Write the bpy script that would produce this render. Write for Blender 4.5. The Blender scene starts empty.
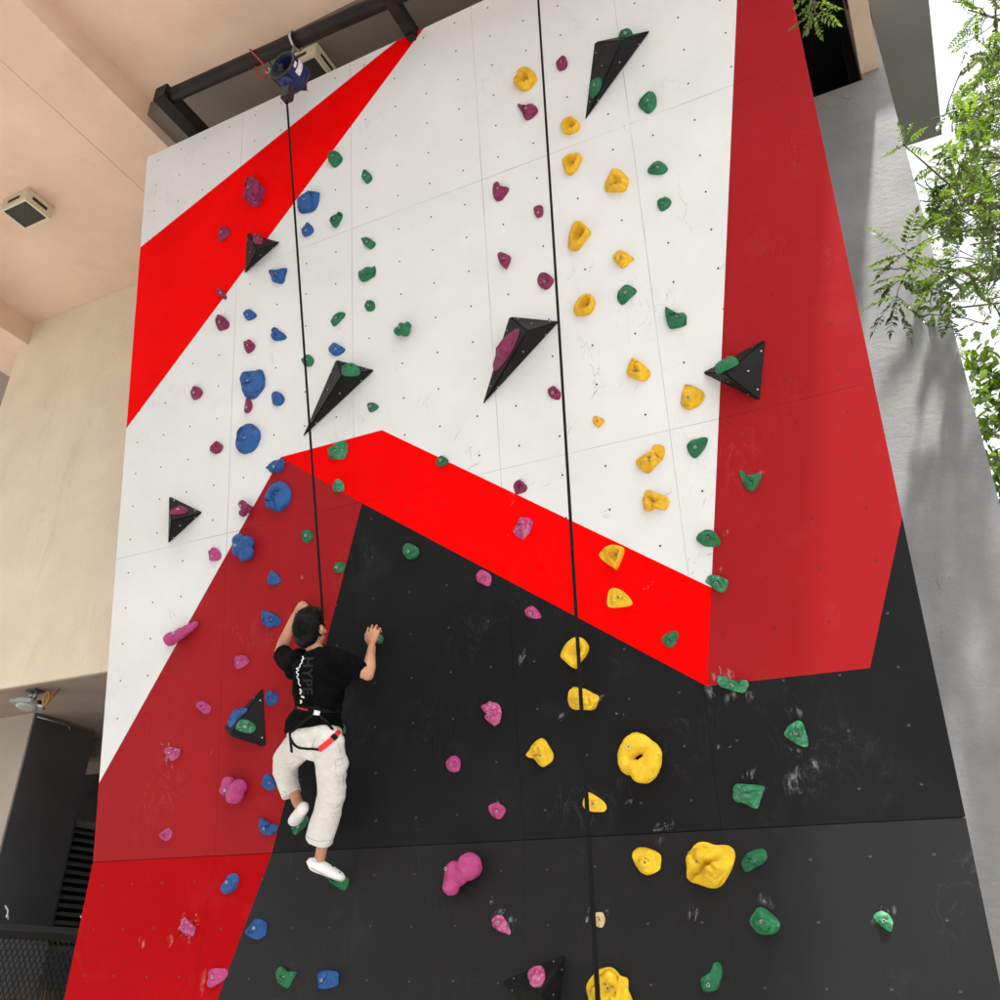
import bpy, bmesh, math, random
from mathutils import Vector, Matrix, noise
from mathutils.bvhtree import BVHTree
random.seed(7)
sc = bpy.context.scene
COL = sc.collection
PI = math.pi
V = Vector

# ------------------------------------------------------------------ camera solved from the photograph
F, YAW, PITCH, ROLL, DIST, EYE, LEAN = 924.61, -0.474680, 0.485599, 0.020424, 5.430973, 1.629695, 0.173828
cy_, sy_, cp_, sp_ = math.cos(YAW), math.sin(YAW), math.cos(PITCH), math.sin(PITCH)
FW = V((sy_*cp_, cy_*cp_, sp_)); R0 = V((cy_, -sy_, 0)); U0 = R0.cross(FW)
RT = R0*math.cos(ROLL) + U0*math.sin(ROLL); UP = -R0*math.sin(ROLL) + U0*math.cos(ROLL)
EYEP = V((0, -DIST, EYE))
SEAM = 2.44
# the wall: a vertical board below, an overhanging board above, both seen as frames (origin, right, up, outward)
cl_, sl_ = math.cos(LEAN), math.sin(LEAN)
UPF = (V((0, 0, SEAM)), V((1, 0, 0)), V((0, -sl_, cl_)), V((0, -cl_, -sl_)))
LOF = (V((0, 0, 0)), V((1, 0, 0)), V((0, 0, 1)), V((0, -1, 0)))

def ray(u, v): return RT*((u-500)/F) + UP*((500-v)/F) + FW
def hit(u, v, p0, n):
    d = ray(u, v); return EYEP + d*((p0-EYEP).dot(n)/d.dot(n))
def atY(u, v, y): return hit(u, v, V((0, y, 0)), V((0, 1, 0)))
def atX(u, v, x): return hit(u, v, V((x, 0, 0)), V((1, 0, 0)))
def atZ(u, v, z): return hit(u, v, V((0, 0, z)), V((0, 0, 1)))
def off(u, v, d, fr=UPF): return hit(u, v, fr[0]+fr[3]*d, fr[3])
def uv_on(u, v, fr, d=0.0):
    p = off(u, v, d, fr)-fr[0]; return (p.dot(fr[1]), p.dot(fr[2]))
def frame_at(u, v): return UPF if uv_on(u, v, UPF)[1] >= 0 else LOF

# ------------------------------------------------------------------ materials
def new_mat(name):
    m = bpy.data.materials.new(name); m.use_nodes = True
    nt = m.node_tree; return m, nt, nt.nodes['Principled BSDF']
def N(nt, t, **k):
    n = nt.nodes.new(t)
    for a, b in k.items():
        if a in n.inputs.keys(): n.inputs[a].default_value = b
        else: setattr(n, a, b)
    return n
def rgb(c): return (c[0], c[1], c[2], 1)
def mixc(nt, fac, a, b):
    n = nt.nodes.new('ShaderNodeMix'); n.data_type = 'RGBA'
    for s, i in ((fac, 0), (a, 6), (b, 7)):
        if hasattr(s, 'links'): nt.links.new(s, n.inputs[i])
        elif i == 0: n.inputs[0].default_value = s
        else: n.inputs[i].default_value = rgb(s)
    return n.outputs[2]
def ramp(nt, src, p0, p1, a=0.0, b=1.0):
    n = nt.nodes.new('ShaderNodeMapRange'); n.inputs[1].default_value = p0; n.inputs[2].default_value = p1
    n.inputs[3].default_value = a; n.inputs[4].default_value = b
    nt.links.new(src, n.inputs[0]); return n.outputs[0]
def mth(nt, op, a, b=None):
    n = nt.nodes.new('ShaderNodeMath'); n.operation = op
    for s, i in ((a, 0), (b, 1)):
        if s is None: continue
        if hasattr(s, 'links'): nt.links.new(s, n.inputs[i])
        else: n.inputs[i].default_value = s
    return n.outputs[0]
def coords(nt, kind='Object', scale=(1, 1, 1)):
    t = nt.nodes.new('ShaderNodeTexCoord'); mp = nt.nodes.new('ShaderNodeMapping')
    mp.inputs['Scale'].default_value = scale; nt.links.new(t.outputs[kind], mp.inputs[0]); return mp.outputs[0]
def noise_tex(nt, vec, scale, detail=4, rough=.55, dist=0.0):
    n = N(nt, 'ShaderNodeTexNoise', Scale=scale, Detail=detail, Roughness=rough, Distortion=dist)
    nt.links.new(vec, n.inputs['Vector']); return n.outputs[0]
def bump(nt, bsdf, h, strength, dist=.01):
    b = N(nt, 'ShaderNodeBump', Strength=strength, Distance=dist)
    nt.links.new(h, b.inputs['Height']); nt.links.new(b.outputs[0], bsdf.inputs['Normal'])

def simple(name, c, rough=.5, var=.12, scale=6, bmp=.0, bscale=60, bdist=.004, metal=0, c2=None, spec=.5, vscale=(1, 1, 1)):
    m, nt, b = new_mat(name)
    v = coords(nt, 'Object', vscale)
    n1 = noise_tex(nt, v, scale, 6)
    dark = c2 if c2 else tuple(x*(1-var*2) for x in c)
    lo = ramp(nt, n1, .35, .65)
    nt.links.new(mixc(nt, lo, dark, c), b.inputs['Base Color'])
    nt.links.new(ramp(nt, n1, .3, .7, min(1, rough+.08), max(.05, rough-.08)), b.inputs['Roughness'])
    b.inputs['Metallic'].default_value = metal
    b.inputs['Specular IOR Level'].default_value = spec
    if bmp: bump(nt, b, noise_tex(nt, v, bscale, 5), bmp, bdist)
    return m

XSEAM = (-5.05, -3.81, -2.575, -1.35)
def board_paint(name, c, rough, scuff, scuff_amt, seam_dark, spec=.5, blot=.06, white=False, joint=.62):
    """painted plywood: panel joints, faint rubs and uneven sheen, all laid out in the board's own metres"""
    m, nt, b = new_mat(name)
    uv = nt.nodes.new('ShaderNodeTexCoord').outputs['UV']
    sep = nt.nodes.new('ShaderNodeSeparateXYZ'); nt.links.new(uv, sep.inputs[0])
    x, t = sep.outputs[0], sep.outputs[1]
    dx = None
    wob = mth(nt, 'MULTIPLY', mth(nt, 'SUBTRACT', noise_tex(nt, uv, 1.2, 2), .5), .006)
    xw = mth(nt, 'ADD', x, wob); tw = mth(nt, 'ADD', t, wob)
    for s in XSEAM:
        d = mth(nt, 'ABSOLUTE', mth(nt, 'SUBTRACT', xw, s)); dx = d if dx is None else mth(nt, 'MINIMUM', dx, d)
    for s in (2.44, 4.88):
        d = mth(nt, 'ABSOLUTE', mth(nt, 'SUBTRACT', tw, s)); dx = mth(nt, 'MINIMUM', dx, d)
    seam = ramp(nt, dx, .0015, .0042, 1, 0)
    seam = mth(nt, 'MULTIPLY', seam, ramp(nt, noise_tex(nt, uv, 1.7, 3), .32, .62, .25, 1))
    blotn = noise_tex(nt, uv, .9, 6, .6)
    col = mixc(nt, ramp(nt, blotn, .3, .7), tuple(k*(1-blot) for k in c), tuple(min(1, k*(1+blot*.4)) for k in c))
    # rubs: thin bands of a distorted noise, only in patches
    sv = coords(nt, 'UV', (1.6, .8, 1))
    band = noise_tex(nt, sv, 2.6, 9, .62, 1.6)
    line = ramp(nt, mth(nt, 'ABSOLUTE', mth(nt, 'SUBTRACT', band, .5)), .0, .012, 1, 0)
    patch = ramp(nt, noise_tex(nt, uv, 1.1, 3), .52, .68)
    rub = mth(nt, 'MULTIPLY', mth(nt, 'MULTIPLY', line, patch), scuff_amt)
    col = mixc(nt, rub, col, scuff)
    haze = mth(nt, 'MULTIPLY', ramp(nt, noise_tex(nt, uv, 2.3, 8, .7), .55, .8), scuff_amt*.35)
    col = mixc(nt, haze, col, scuff)
    col = mixc(nt, mth(nt, 'MULTIPLY', seam, joint), col, seam_dark)
    nt.links.new(col, b.inputs['Base Color'])
    nt.links.new(ramp(nt, blotn, .3, .7, rough+.07, rough-.07), b.inputs['Roughness'])
    b.inputs['Specular IOR Level'].default_value = spec
    h = mth(nt, 'SUBTRACT', mth(nt, 'MULTIPLY', noise_tex(nt, uv, 90, 3), .12), mth(nt, 'MULTIPLY', seam, joint))
    h = mth(nt, 'ADD', h, mth(nt, 'MULTIPLY', noise_tex(nt, uv, 2.2, 2), .35))
    bump(nt, b, h, .35, .003)
    return m

M = {}
M['white'] = board_paint('white_board_paint', (.665, .667, .662), .5, (.40, .40, .40), .5, (.20, .19, .18), .2, blot=.09)
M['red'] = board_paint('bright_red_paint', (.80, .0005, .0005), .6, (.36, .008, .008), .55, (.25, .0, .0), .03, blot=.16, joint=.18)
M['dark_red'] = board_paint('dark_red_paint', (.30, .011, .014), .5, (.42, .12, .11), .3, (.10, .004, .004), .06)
M['black'] = board_paint('black_board_paint', (.0118, .0118, .0125), .46, (.09, .09, .09), .3, (.002, .002, .002), .07, blot=.35)
M['hole'] = simple('bolt_hole_dark', (.01, .009, .008), .7)
M['hole_red'] = simple('bolt_hole_dark_red', (.05, .003, .003), .7)
M['nut'] = simple('nut_metal', (.16, .155, .15), .5, metal=.4)
M['chalk'], nt, b = new_mat('chalk_smear')
b.inputs['Base Color'].default_value = (.62, .62, .62, 1); b.inputs['Roughness'].default_value = .9
tr = nt.nodes.new('ShaderNodeBsdfTransparent'); mx = nt.nodes.new('ShaderNodeMixShader')
nt.links.new(ramp(nt, noise_tex(nt, coords(nt), 95, 6, .75), .42, .70, .0, .34), mx.inputs[0])
nt.links.new(tr.outputs[0], mx.inputs[1]); nt.links.new(b.outputs[0], mx.inputs[2])
nt.links.new(mx.outputs[0], nt.nodes['Material Output'].inputs[0])
M['scuff'], nt, b = new_mat('grey_scuff')
b.inputs['Base Color'].default_value = (.2, .2, .2, 1); b.inputs['Roughness'].default_value = .9
tr = nt.nodes.new('ShaderNodeBsdfTransparent'); mx = nt.nodes.new('ShaderNodeMixShader')
nt.links.new(ramp(nt, noise_tex(nt, coords(nt), 60, 5, .7), .42, .66, .0, .5), mx.inputs[0])
nt.links.new(tr.outputs[0], mx.inputs[1]); nt.links.new(b.outputs[0], mx.inputs[2])
nt.links.new(mx.outputs[0], nt.nodes['Material Output'].inputs[0])

def hold_mat(name, c, c2, chalk=0.0, rough=.48):
    m, nt, b = new_mat(name)
    v = coords(nt)
    col = mixc(nt, ramp(nt, noise_tex(nt, v, 14, 5), .35, .65), c2, c)
    pw = nt.nodes.new('ShaderNodeObjectInfo')
    col = mixc(nt, mth(nt, 'MULTIPLY', pw.outputs['Random'], .22), col, tuple(min(1, k*1.35+.012) for k in c))
    ck = mth(nt, 'MULTIPLY', ramp(nt, noise_tex(nt, v, 38, 9, .75), .54-.10*chalk, .82), .22+chalk*.5)
    col = mixc(nt, ck, col, (.72, .70, .70))
    col = mixc(nt, mth(nt, 'MULTIPLY', ramp(nt, noise_tex(nt, v, 19, 8, .7, .6), .54, .74), .5), col, tuple(k*.3 for k in c))
    nt.links.new(col, b.inputs['Base Color'])
    nt.links.new(ramp(nt, noise_tex(nt, v, 25, 4), .35, .65, rough-.12, rough+.14), b.inputs['Roughness']); b.inputs['Specular IOR Level'].default_value = .32
    bump(nt, b, noise_tex(nt, v, 110, 6, .8), .75, .007)
    return m
HM = {'Y': hold_mat('yellow_resin', (.74, .43, .008), (.56, .29, .004)), 'G': hold_mat('green_resin', (.005, .145, .05), (.003, .09, .03)),
      'B': hold_mat('blue_resin', (.008, .085, .29), (.004, .05, .19)), 'P': hold_mat('magenta_resin', (.215, .010, .075), (.15, .007, .05)),
      'Q': hold_mat('pink_resin', (.44, .05, .20), (.34, .03, .14)), 'W': hold_mat('lemon_resin', (.78, .51, .014), (.62, .37, .007)),
      'C': hold_mat('chalked_magenta_resin', (.40, .03, .17), (.33, .02, .12), .8, .7), 'K': hold_mat('cream_resin', (.62, .50, .22), (.45, .33, .12), .5),
      'D': hold_mat('black_resin', (.012, .012, .013), (.008, .008, .009))}
HM['H'] = hold_mat('chalked_green_resin', (.012, .20, .075), (.007, .13, .05), .5, .6)
M['volume'] = simple('black_textured_volume', (.007, .007, .0075), .55, .2, 8, .5, 160, .003, spec=.18)
M['bolt'] = simple('bolt_steel', (.62, .61, .59), .35, metal=.8)
M['socket'] = simple('bolt_socket_dark', (.02, .02, .02), .6)
M['plaster'] = simple('cream_plaster', (.74, .645, .50), .8, .05, 1.1, .45, 26, .012, c2=(.67, .575, .44), spec=.2)
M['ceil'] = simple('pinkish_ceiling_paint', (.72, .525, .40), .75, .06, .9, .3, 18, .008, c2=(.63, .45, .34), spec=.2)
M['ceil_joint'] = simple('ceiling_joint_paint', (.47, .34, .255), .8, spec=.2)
M['ceil_shade_tone'] = simple('soffit_painted_shade', (.17, .135, .11), .8, .1, .9, .2, 18, .008)  # darker tone paints in the shade on the ceiling behind the wall top
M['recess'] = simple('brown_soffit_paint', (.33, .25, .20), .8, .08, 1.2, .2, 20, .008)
M['pillar'] = simple('pale_pillar_plaster', (.42, .36, .30), .8, .07, 1.4, .3, 30, .01)
M['panel'] = simple('charcoal_panel', (.095, .095, .10), .6, .15, 1.2, .1, 40)
M['pale_panel'] = simple('mid_grey_panel', (.26, .26, .27), .7, .1, 2)
M['void_black'] = simple('painted_darkness', (.004, .004, .004), .9)  # near-black colour stands in for unlit depth
M['maroon'] = simple('maroon_paint', (.10, .025, .03), .7)
M['canopy'] = simple('grey_canopy_soffit', (.17, .17, .16), .75, .06, 1, .1, 14)
M['steel'] = simple('dark_brown_steel', (.016, .012, .009), .5, .25, 5, .15, 40, spec=.2)
M['galv'] = simple('galvanised_steel', (.45, .45, .44), .4, metal=.8)
M['black_plastic'] = simple('black_plastic', (.012, .012, .013), .5)
M['cream_plastic'] = simple('cream_plastic', (.62, .55, .40), .5, .06)
M['grille'] = simple('dark_grille', (.03, .022, .015), .7, .3, 60)
M['bluecase'] = simple('blue_enamel', (.007, .022, .11), .4, spec=.3)
M['label'] = simple('white_label', (.75, .75, .75), .5, .2, 70)
M['redsling'] = simple('red_webbing', (.42, .010, .012), .7, .1, 40)
M['rope'] = simple('black_webbing', (.008, .0083, .010), .8, .35, 90, .6, 300, .003, spec=.15)
M['yellowcable'] = simple('yellow_cable', (.45, .22, .02), .5)
M['lamp_grey'] = simple('grey_cast_metal', (.27, .28, .27), .5, .1)
M['glass'] = simple('frosted_lamp_glass', (.35, .35, .34), .25)
M['louvre'] = simple('grey_green_louvre', (.16, .18, .17), .5)
M['wire'] = simple('black_wire', (.006, .006, .006), .6)
M['straw'] = simple('dry_grass_blade', (.20, .12, .035), .8, .35, 12)
M['ground'] = simple('pale_paving', (.34, .335, .325), .85, .12, 1.2, .3, 30)
M['bark'] = simple('grey_brown_bark', (.10, .075, .055), .9, .2, 14, .5, 60)

for key, big, sm in (('ceil', (.80, .62, .52), (.44, .33, .25)), ('plaster', (.74, .66, .53), (.46, .40, .31))):
    nt = M[key].node_tree; b = nt.nodes['Principled BSDF']; src = b.inputs['Base Color'].links[0].from_socket; v = coords(nt)
    c = mixc(nt, mth(nt, 'MULTIPLY', ramp(nt, noise_tex(nt, v, 1.9, 9, .72), .58, .72), .30), src, big)
    c = mixc(nt, mth(nt, 'MULTIPLY', ramp(nt, noise_tex(nt, coords(nt, 'Object', (2.6, 1, .5) if key == 'plaster' else (1, .6, 1)), 1.3, 9, .7, .5), .57, .76), .38), c, sm)
    ln = ramp(nt, mth(nt, 'ABSOLUTE', mth(nt, 'SUBTRACT', noise_tex(nt, coords(nt, 'Object', (1.5, 1, .6)), 1.1, 8, .6, .9), .5)), 0, .006, 1, 0)
    c = mixc(nt, mth(nt, 'MULTIPLY', mth(nt, 'MULTIPLY', ln, ramp(nt, noise_tex(nt, v, .8, 2), .5, .6)), .3), c, sm)
    nt.links.new(c, b.inputs['Base Color'])
# concrete: rough trowelled render with cracks
M['concrete'], nt, b = new_mat('trowelled_concrete')
v = coords(nt)
c = mixc(nt, ramp(nt, noise_tex(nt, v, 1.3, 7, .62), .3, .7), (.165, .164, .166), (.262, .26, .262))
c = mixc(nt, mth(nt, 'MULTIPLY', ramp(nt, noise_tex(nt, coords(nt, 'Object', (3, 1, .7)), 2.2, 6, .6), .5, .75), .35), c, (.22, .215, .22))
crn = noise_tex(nt, coords(nt, 'Object', (2.2, 1, .55)), 1.4, 6, .55, .6)
crack = mth(nt, 'MULTIPLY', ramp(nt, mth(nt, 'ABSOLUTE', mth(nt, 'SUBTRACT', crn, .5)), 0, .004, 1, 0), ramp(nt, noise_tex(nt, v, .9, 2), .56, .62))
c = mixc(nt, mth(nt, 'MULTIPLY', crack, .6), c, (.06, .06, .06))
nt.links.new(c, b.inputs['Base Color']); b.inputs['Roughness'].default_value = .85
h = mth(nt, 'ADD', noise_tex(nt, coords(nt, 'Object', (1, 1, 1.6)), 9, 8, .66, .5), mth(nt, 'MULTIPLY', noise_tex(nt, v, 60, 4), .3))
bump(nt, b, mth(nt, 'SUBTRACT', h, mth(nt, 'MULTIPLY', crack, .4)), .19, .03)

def leaf_mat(name, c, t):
    m, nt, b = new_mat(name)
    nt.nodes.remove(b)
    d = N(nt, 'ShaderNodeBsdfDiffuse'); tl = N(nt, 'ShaderNodeBsdfTranslucent'); gl = N(nt, 'ShaderNodeBsdfGlossy', Roughness=.4)
    rnd = noise_tex(nt, coords(nt), 1.8, 5)
    k = ramp(nt, rnd, .35, .65)
    nt.links.new(mixc(nt, k, tuple(x*.55 for x in c), c), d.inputs[0]); nt.links.new(mixc(nt, k, tuple(x*.6 for x in t), t), tl.inputs[0])
    gl.inputs[0].default_value = (1, 1, 1, 1)
    m1 = N(nt, 'ShaderNodeMixShader', Fac=.45); m2 = N(nt, 'ShaderNodeMixShader', Fac=.05)
    nt.links.new(d.outputs[0], m1.inputs[1]); nt.links.new(tl.outputs[0], m1.inputs[2])
    nt.links.new(m1.outputs[0], m2.inputs[1]); nt.links.new(gl.outputs[0], m2.inputs[2])
    nt.links.new(m2.outputs[0], nt.nodes['Material Output'].inputs[0]); return m
M['leaf'] = leaf_mat('feathery_leaf', (.045, .100, .008), (.155, .265, .012))
M['leaf2'] = leaf_mat('broad_leaf', (.065, .140, .010), (.215, .35, .014))
M['skin'], nt, b = new_mat('skin')
v = coords(nt)
nt.links.new(mixc(nt, ramp(nt, noise_tex(nt, v, 9, 5), .35, .65), (.42, .195, .105), (.52, .27, .155)), b.inputs['Base Color'])
b.inputs['Roughness'].default_value = .5; b.inputs['Subsurface Weight'].default_value = .12; b.inputs['Subsurface Radius'].default_value = (.02, .008, .004)
bump(nt, b, noise_tex(nt, v, 120, 3), .15, .002)
M['shirt'] = simple('black_cotton', (.0035, .0035, .004), .9, .3, 10, .4, 25, .02, spec=.06)
M['trousers'], nt, b = new_mat('cream_cotton')
v = coords(nt)
nt.links.new(mixc(nt, ramp(nt, noise_tex(nt, v, 7, 5), .3, .7), (.60, .58, .535), (.68, .665, .63)), b.inputs['Base Color'])
b.inputs['Roughness'].default_value = .9; b.inputs['Specular IOR Level'].default_value = .15
def crease(sc3, scale, dist, w0):
    n_ = noise_tex(nt, coords(nt, 'Object', sc3), scale, 2, .45, dist)
    return ramp(nt, mth(nt, 'ABSOLUTE', mth(nt, 'SUBTRACT', n_, .5)), 0, w0, 0, 1)
mp_ = mth(nt, 'ADD', mth(nt, 'MULTIPLY', crease((1, 1, 1.5), 4.6, .8, .13), 1.0), mth(nt, 'MULTIPLY', crease((1.3, 1, 2.6), 15, 1.2, .14), .4))
mp_ = mth(nt, 'ADD', mp_, mth(nt, 'MULTIPLY', noise_tex(nt, coords(nt, 'Object', (1, 1, 1)), 420, 2), .04))
bump(nt, b, mp_, .46, .015)
M['hair'] = simple('black_hair', (.005, .0045, .004), .6, .3, 40, .3, 120, .004, spec=.15)
M['eye'] = simple('eye_white', (.7, .7, .68), .2)
M['shoe'] = simple('white_slip_on', (.78, .77, .76), .6, .05, 12, .15, 200, .002)
M['print_grey'] = simple('grey_print', (.022, .022, .024), .9, spec=.1)
M['print_white'] = simple('white_print', (.75, .75, .75), .8)
M['sole'] = simple('pale_grey_rubber', (.50, .49, .48), .7)
M['belt'] = simple('black_harness_webbing', (.0045, .0045, .005), .7, .2, 60, spec=.12)
M['band_red'] = simple('red_harness_webbing', (.75, .008, .012), .6, .1, 60)

# ------------------------------------------------------------------ mesh helpers
def link(o): COL.objects.link(o); return o
def tag(o, label=None, cat=None, group=None, kind=None):
    for k, x in (('label', label), ('category', cat), ('group', group), ('kind', kind)):
        if x: o[k] = x
    return o
def empty(name, loc=(0, 0, 0), label=None, cat=None, group=None):
    o = bpy.data.objects.new(name, None); o.location = loc; o.empty_display_size = .1; link(o); return tag(o, label, cat, group)
def mesh_obj(name, verts, faces, mats, parent=None, mi=None, smooth=False, world=True):
    me = bpy.data.meshes.new(name); me.from_pydata([tuple(x) for x in verts], [], faces)
    for m in (mats if isinstance(mats, (list, tuple)) else [mats]): me.materials.append(m)
    if mi:
        for p, i in zip(me.polygons, mi): p.material_index = i
    if smooth:
        for p in me.polygons: p.use_smooth = True
    o = bpy.data.objects.new(name, me); link(o)
    if parent:
        o.parent = parent
        if world: o.matrix_parent_inverse = parent.matrix_basis.inverted()
    return o
class MB:
    def __init__(s): s.v = []; s.f = []; s.m = []
    def add(s, vs, fs, mi=0):
        k = len(s.v); s.v += [V(x) for x in vs]; s.f += [tuple(i+k for i in f) for f in fs]; s.m += [mi]*len(fs)
    def box(s, x, y, z, mi=0):
        vs = [(a, b_, c_) for c_ in z for b_ in y for a in x]
        s.add(vs, [(0, 2, 3, 1), (4, 5, 7, 6), (0, 1, 5, 4), (2, 6, 7, 3), (0, 4, 6, 2), (1, 3, 7, 5)], mi)
    def obox(s, c_, ax, ay, az, mi=0):
        c_ = V(c_); vs = [c_+ax*i+ay*j+az*k for k in (-1, 1) for j in (-1, 1) for i in (-1, 1)]
        s.add(vs, [(0, 2, 3, 1), (4, 5, 7, 6), (0, 1, 5, 4), (2, 6, 7, 3), (0, 4, 6, 2), (1, 3, 7, 5)], mi)
    def tube(s, pts, rad, seg=10, mi=0, cap=True, flat=None):
        pts = [V(p) for p in pts]; n = len(pts)
        rad = rad if isinstance(rad, (list, tuple)) else [rad]*n
        t0 = (pts[1]-pts[0]).normalized(); a = t0.orthogonal().normalized()
        if flat is not None:
            a = (V(flat)-t0*V(flat).dot(t0)).normalized()
        rings = []
        for i in range(n):
            t = (pts[min(i+1, n-1)]-pts[max(i-1, 0)]).normalized()
            a = (a-t*a.dot(t)).normalized(); b_ = t.cross(a)
            r = rad[i]; rx, ry = r if isinstance(r, tuple) else (r, r)
            rings.append([pts[i]+a*math.cos(2*PI*k/seg)*rx+b_*math.sin(2*PI*k/seg)*ry for k in range(seg)])
        vs = [p for r in rings for p in r]
        fs = [(i*seg+k, i*seg+(k+1) % seg, (i+1)*seg+(k+1) % seg, (i+1)*seg+k) for i in range(n-1) for k in range(seg)]
        if cap: fs += [tuple(range(seg-1, -1, -1)), tuple((n-1)*seg+k for k in range(seg))]
        s.add(vs, fs, mi)
    def ball(s, c_, r, seg=14, rg=9, mi=0, ax=None):
        c_ = V(c_); r = r if isinstance(r, tuple) else (r, r, r)
        ax = ax or (V((1, 0, 0)), V((0, 1, 0)), V((0, 0, 1)))
        vs = [c_+ax[2]*r[2]]
        for i in range(1, rg):
            for k in range(seg):
                th = PI*i/rg; ph = 2*PI*k/seg
                vs.append(c_+ax[0]*r[0]*math.sin(th)*math.cos(ph)+ax[1]*r[1]*math.sin(th)*math.sin(ph)+ax[2]*r[2]*math.cos(th))
        vs.append(c_-ax[2]*r[2]); L = len(vs)-1
        fs = [(0, 1+k, 1+(k+1) % seg) for k in range(seg)]
        for i in range(rg-2):
            for k in range(seg):
                a_ = 1+i*seg+k; b_ = 1+i*seg+(k+1) % seg; fs.append((a_, a_+seg, b_+seg, b_))
        fs += [(L, 1+(rg-2)*seg+(k+1) % seg, 1+(rg-2)*seg+k) for k in range(seg)]
        s.add(vs, fs, mi)
    def limb(s, pts, rad, seg=14):
        """tapered limb with round joints"""
        s.tube(pts, rad, seg)
        for p, r in zip(pts, rad if isinstance(rad, (list, tuple)) else [rad]*len(pts)): s.ball(p, r if not isinstance(r, tuple) else min(r), seg, 9)
    def build(s, name, mats, parent=None, smooth=False, origin=None):
        if origin is not None:
            o = mesh_obj(name, [x-V(origin) for x in s.v], s.f, mats, None, s.m, smooth); o.location = origin
            if parent: o.parent = parent; o.matrix_parent_inverse = parent.matrix_basis.inverted()
            return o
        return mesh_obj(name, s.v, s.f, mats, parent, s.m, smooth)
    def fused(s, name, mats, voxel, parent=None, smooth_it=6, wrinkle=0, wscale=10, folds=0):
        """one continuous skin over overlapping pieces"""
        me = bpy.data.meshes.new('t'); me.from_pydata([tuple(x) for x in s.v], [], s.f)
        o = bpy.data.objects.new('t', me); link(o)
        bm = bmesh.new(); bm.from_mesh(me); bmesh.ops.recalc_face_normals(bm, faces=bm.faces); bm.to_mesh(me); bm.free()
        r = o.modifiers.new('r', 'REMESH'); r.mode = 'VOXEL'; r.voxel_size = voxel
        k = o.modifiers.new('s', 'SMOOTH'); k.iterations = smooth_it; k.factor = .5
        dg = bpy.context.evaluated_depsgraph_get(); me2 = bpy.data.meshes.new_from_object(o.evaluated_get(dg))
        bpy.data.objects.remove(o); bpy.data.meshes.remove(me)
        me2.name = name; me2.materials.clear(); me2.materials.append(mats)
        if wrinkle:
            ns = [x.normal.copy() for x in me2.vertices]
            for x, nn in zip(me2.vertices, ns):
                q = V((x.co.x*wscale, x.co.y*wscale, x.co.z*wscale*1.9))
                x.co += nn*(wrinkle*noise.fractal(q, .9, 2.1, 3))
        if folds:
            ns = [x.normal.copy() for x in me2.vertices]
            for x, nn in zip(me2.vertices, ns):
                c_ = x.co; wx = noise.noise_vector(c_*3.1)*.09
                q = V(((c_.x+wx.x)*4.5+c_.z*2.5, (c_.y+wx.y)*4.0, (c_.z+wx.z*1.6+.9*c_.x)*7.0)); q2 = V(((c_.x-.3*c_.z)*16, c_.y*12, (c_.z+wx.y)*24))
                r1_, r2_ = 1-abs(noise.noise(q))*2.6, 1-abs(noise.noise(q2))*2.6
                x.co += nn*folds*(max(-.6, r1_)+.18*max(-.5, r2_))
        for p in me2.polygons: p.use_smooth = True
        ob = bpy.data.objects.new(name, me2); link(ob)
        if parent: ob.parent = parent; ob.matrix_parent_inverse = parent.matrix_basis.inverted()
        return ob
def bevelled(o, w, seg=2):
    bm = bmesh.new(); bm.from_mesh(o.data)
    bmesh.ops.remove_doubles(bm, verts=bm.verts, dist=1e-5)
    bmesh.ops.bevel(bm, geom=[e for e in bm.edges if len(e.link_faces) == 2 and e.calc_face_angle(0) > .5], offset=w, segments=seg, affect='EDGES', clamp_overlap=True)
    bm.to_mesh(o.data); bm.free(); return o
def catmull(p, n, closed=True):
    L = len(p); out = []
    for i in range(L if closed else L-1):
        g = (lambda k: p[k % L]) if closed else (lambda k: p[max(0, min(L-1, k))])
        a, b_, c_, d_ = g(i-1), g(i), g(i+1), g(i+2)
        for k in range(n):
            t = k/n
            out.append(tuple(.5*((2*b_[j])+(-a[j]+c_[j])*t+(2*a[j]-5*b_[j]+4*c_[j]-d_[j])*t*t+(-a[j]+3*b_[j]-3*c_[j]+d_[j])*t**3) for j in range(len(b_))))
    if not closed: out.append(tuple(p[-1]))
    return out

# ------------------------------------------------------------------ world, sun, camera
w = bpy.data.worlds.new('World'); sc.world = w; w.use_nodes = True
nt = w.node_tree; bg = nt.nodes['Background']
SUN = V((.21, -.28, 1.0)).normalized()
sky = nt.nodes.new('ShaderNodeTexSky'); sky.sky_type = 'NISHITA'; sky.sun_disc = False
sky.sun_elevation = math.asin(SUN.z); sky.sun_rotation = math.atan2(SUN.x, SUN.y)
sky.air_density = 1.0; sky.dust_density = 4.0; sky.ozone_density = 1.0
hs = nt.nodes.new('ShaderNodeHueSaturation'); hs.inputs['Saturation'].default_value = .08
nt.links.new(sky.outputs[0], hs.inputs['Color']); nt.links.new(hs.outputs[0], bg.inputs[0]); bg.inputs[1].default_value = .15
sl = bpy.data.lights.new('sun', 'SUN'); sl.energy = 4.6; sl.angle = math.radians(2.5); sl.color = (1, .97, .92)
so = bpy.data.objects.new('sun', sl); so.rotation_euler = SUN.to_track_quat('Z', 'Y').to_euler(); so.location = (6, -12, 25); link(so)
cam = bpy.data.cameras.new('camera'); cam.sensor_width = 36; cam.sensor_fit = 'HORIZONTAL'; cam.lens = 36*F/1000; cam.clip_end = 500; cam.clip_start = .05
co = bpy.data.objects.new('camera', cam); link(co); sc.camera = co
mw = Matrix((RT, UP, -FW)).transposed().to_4x4(); mw.translation = EYEP; co.matrix_world = mw
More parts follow.
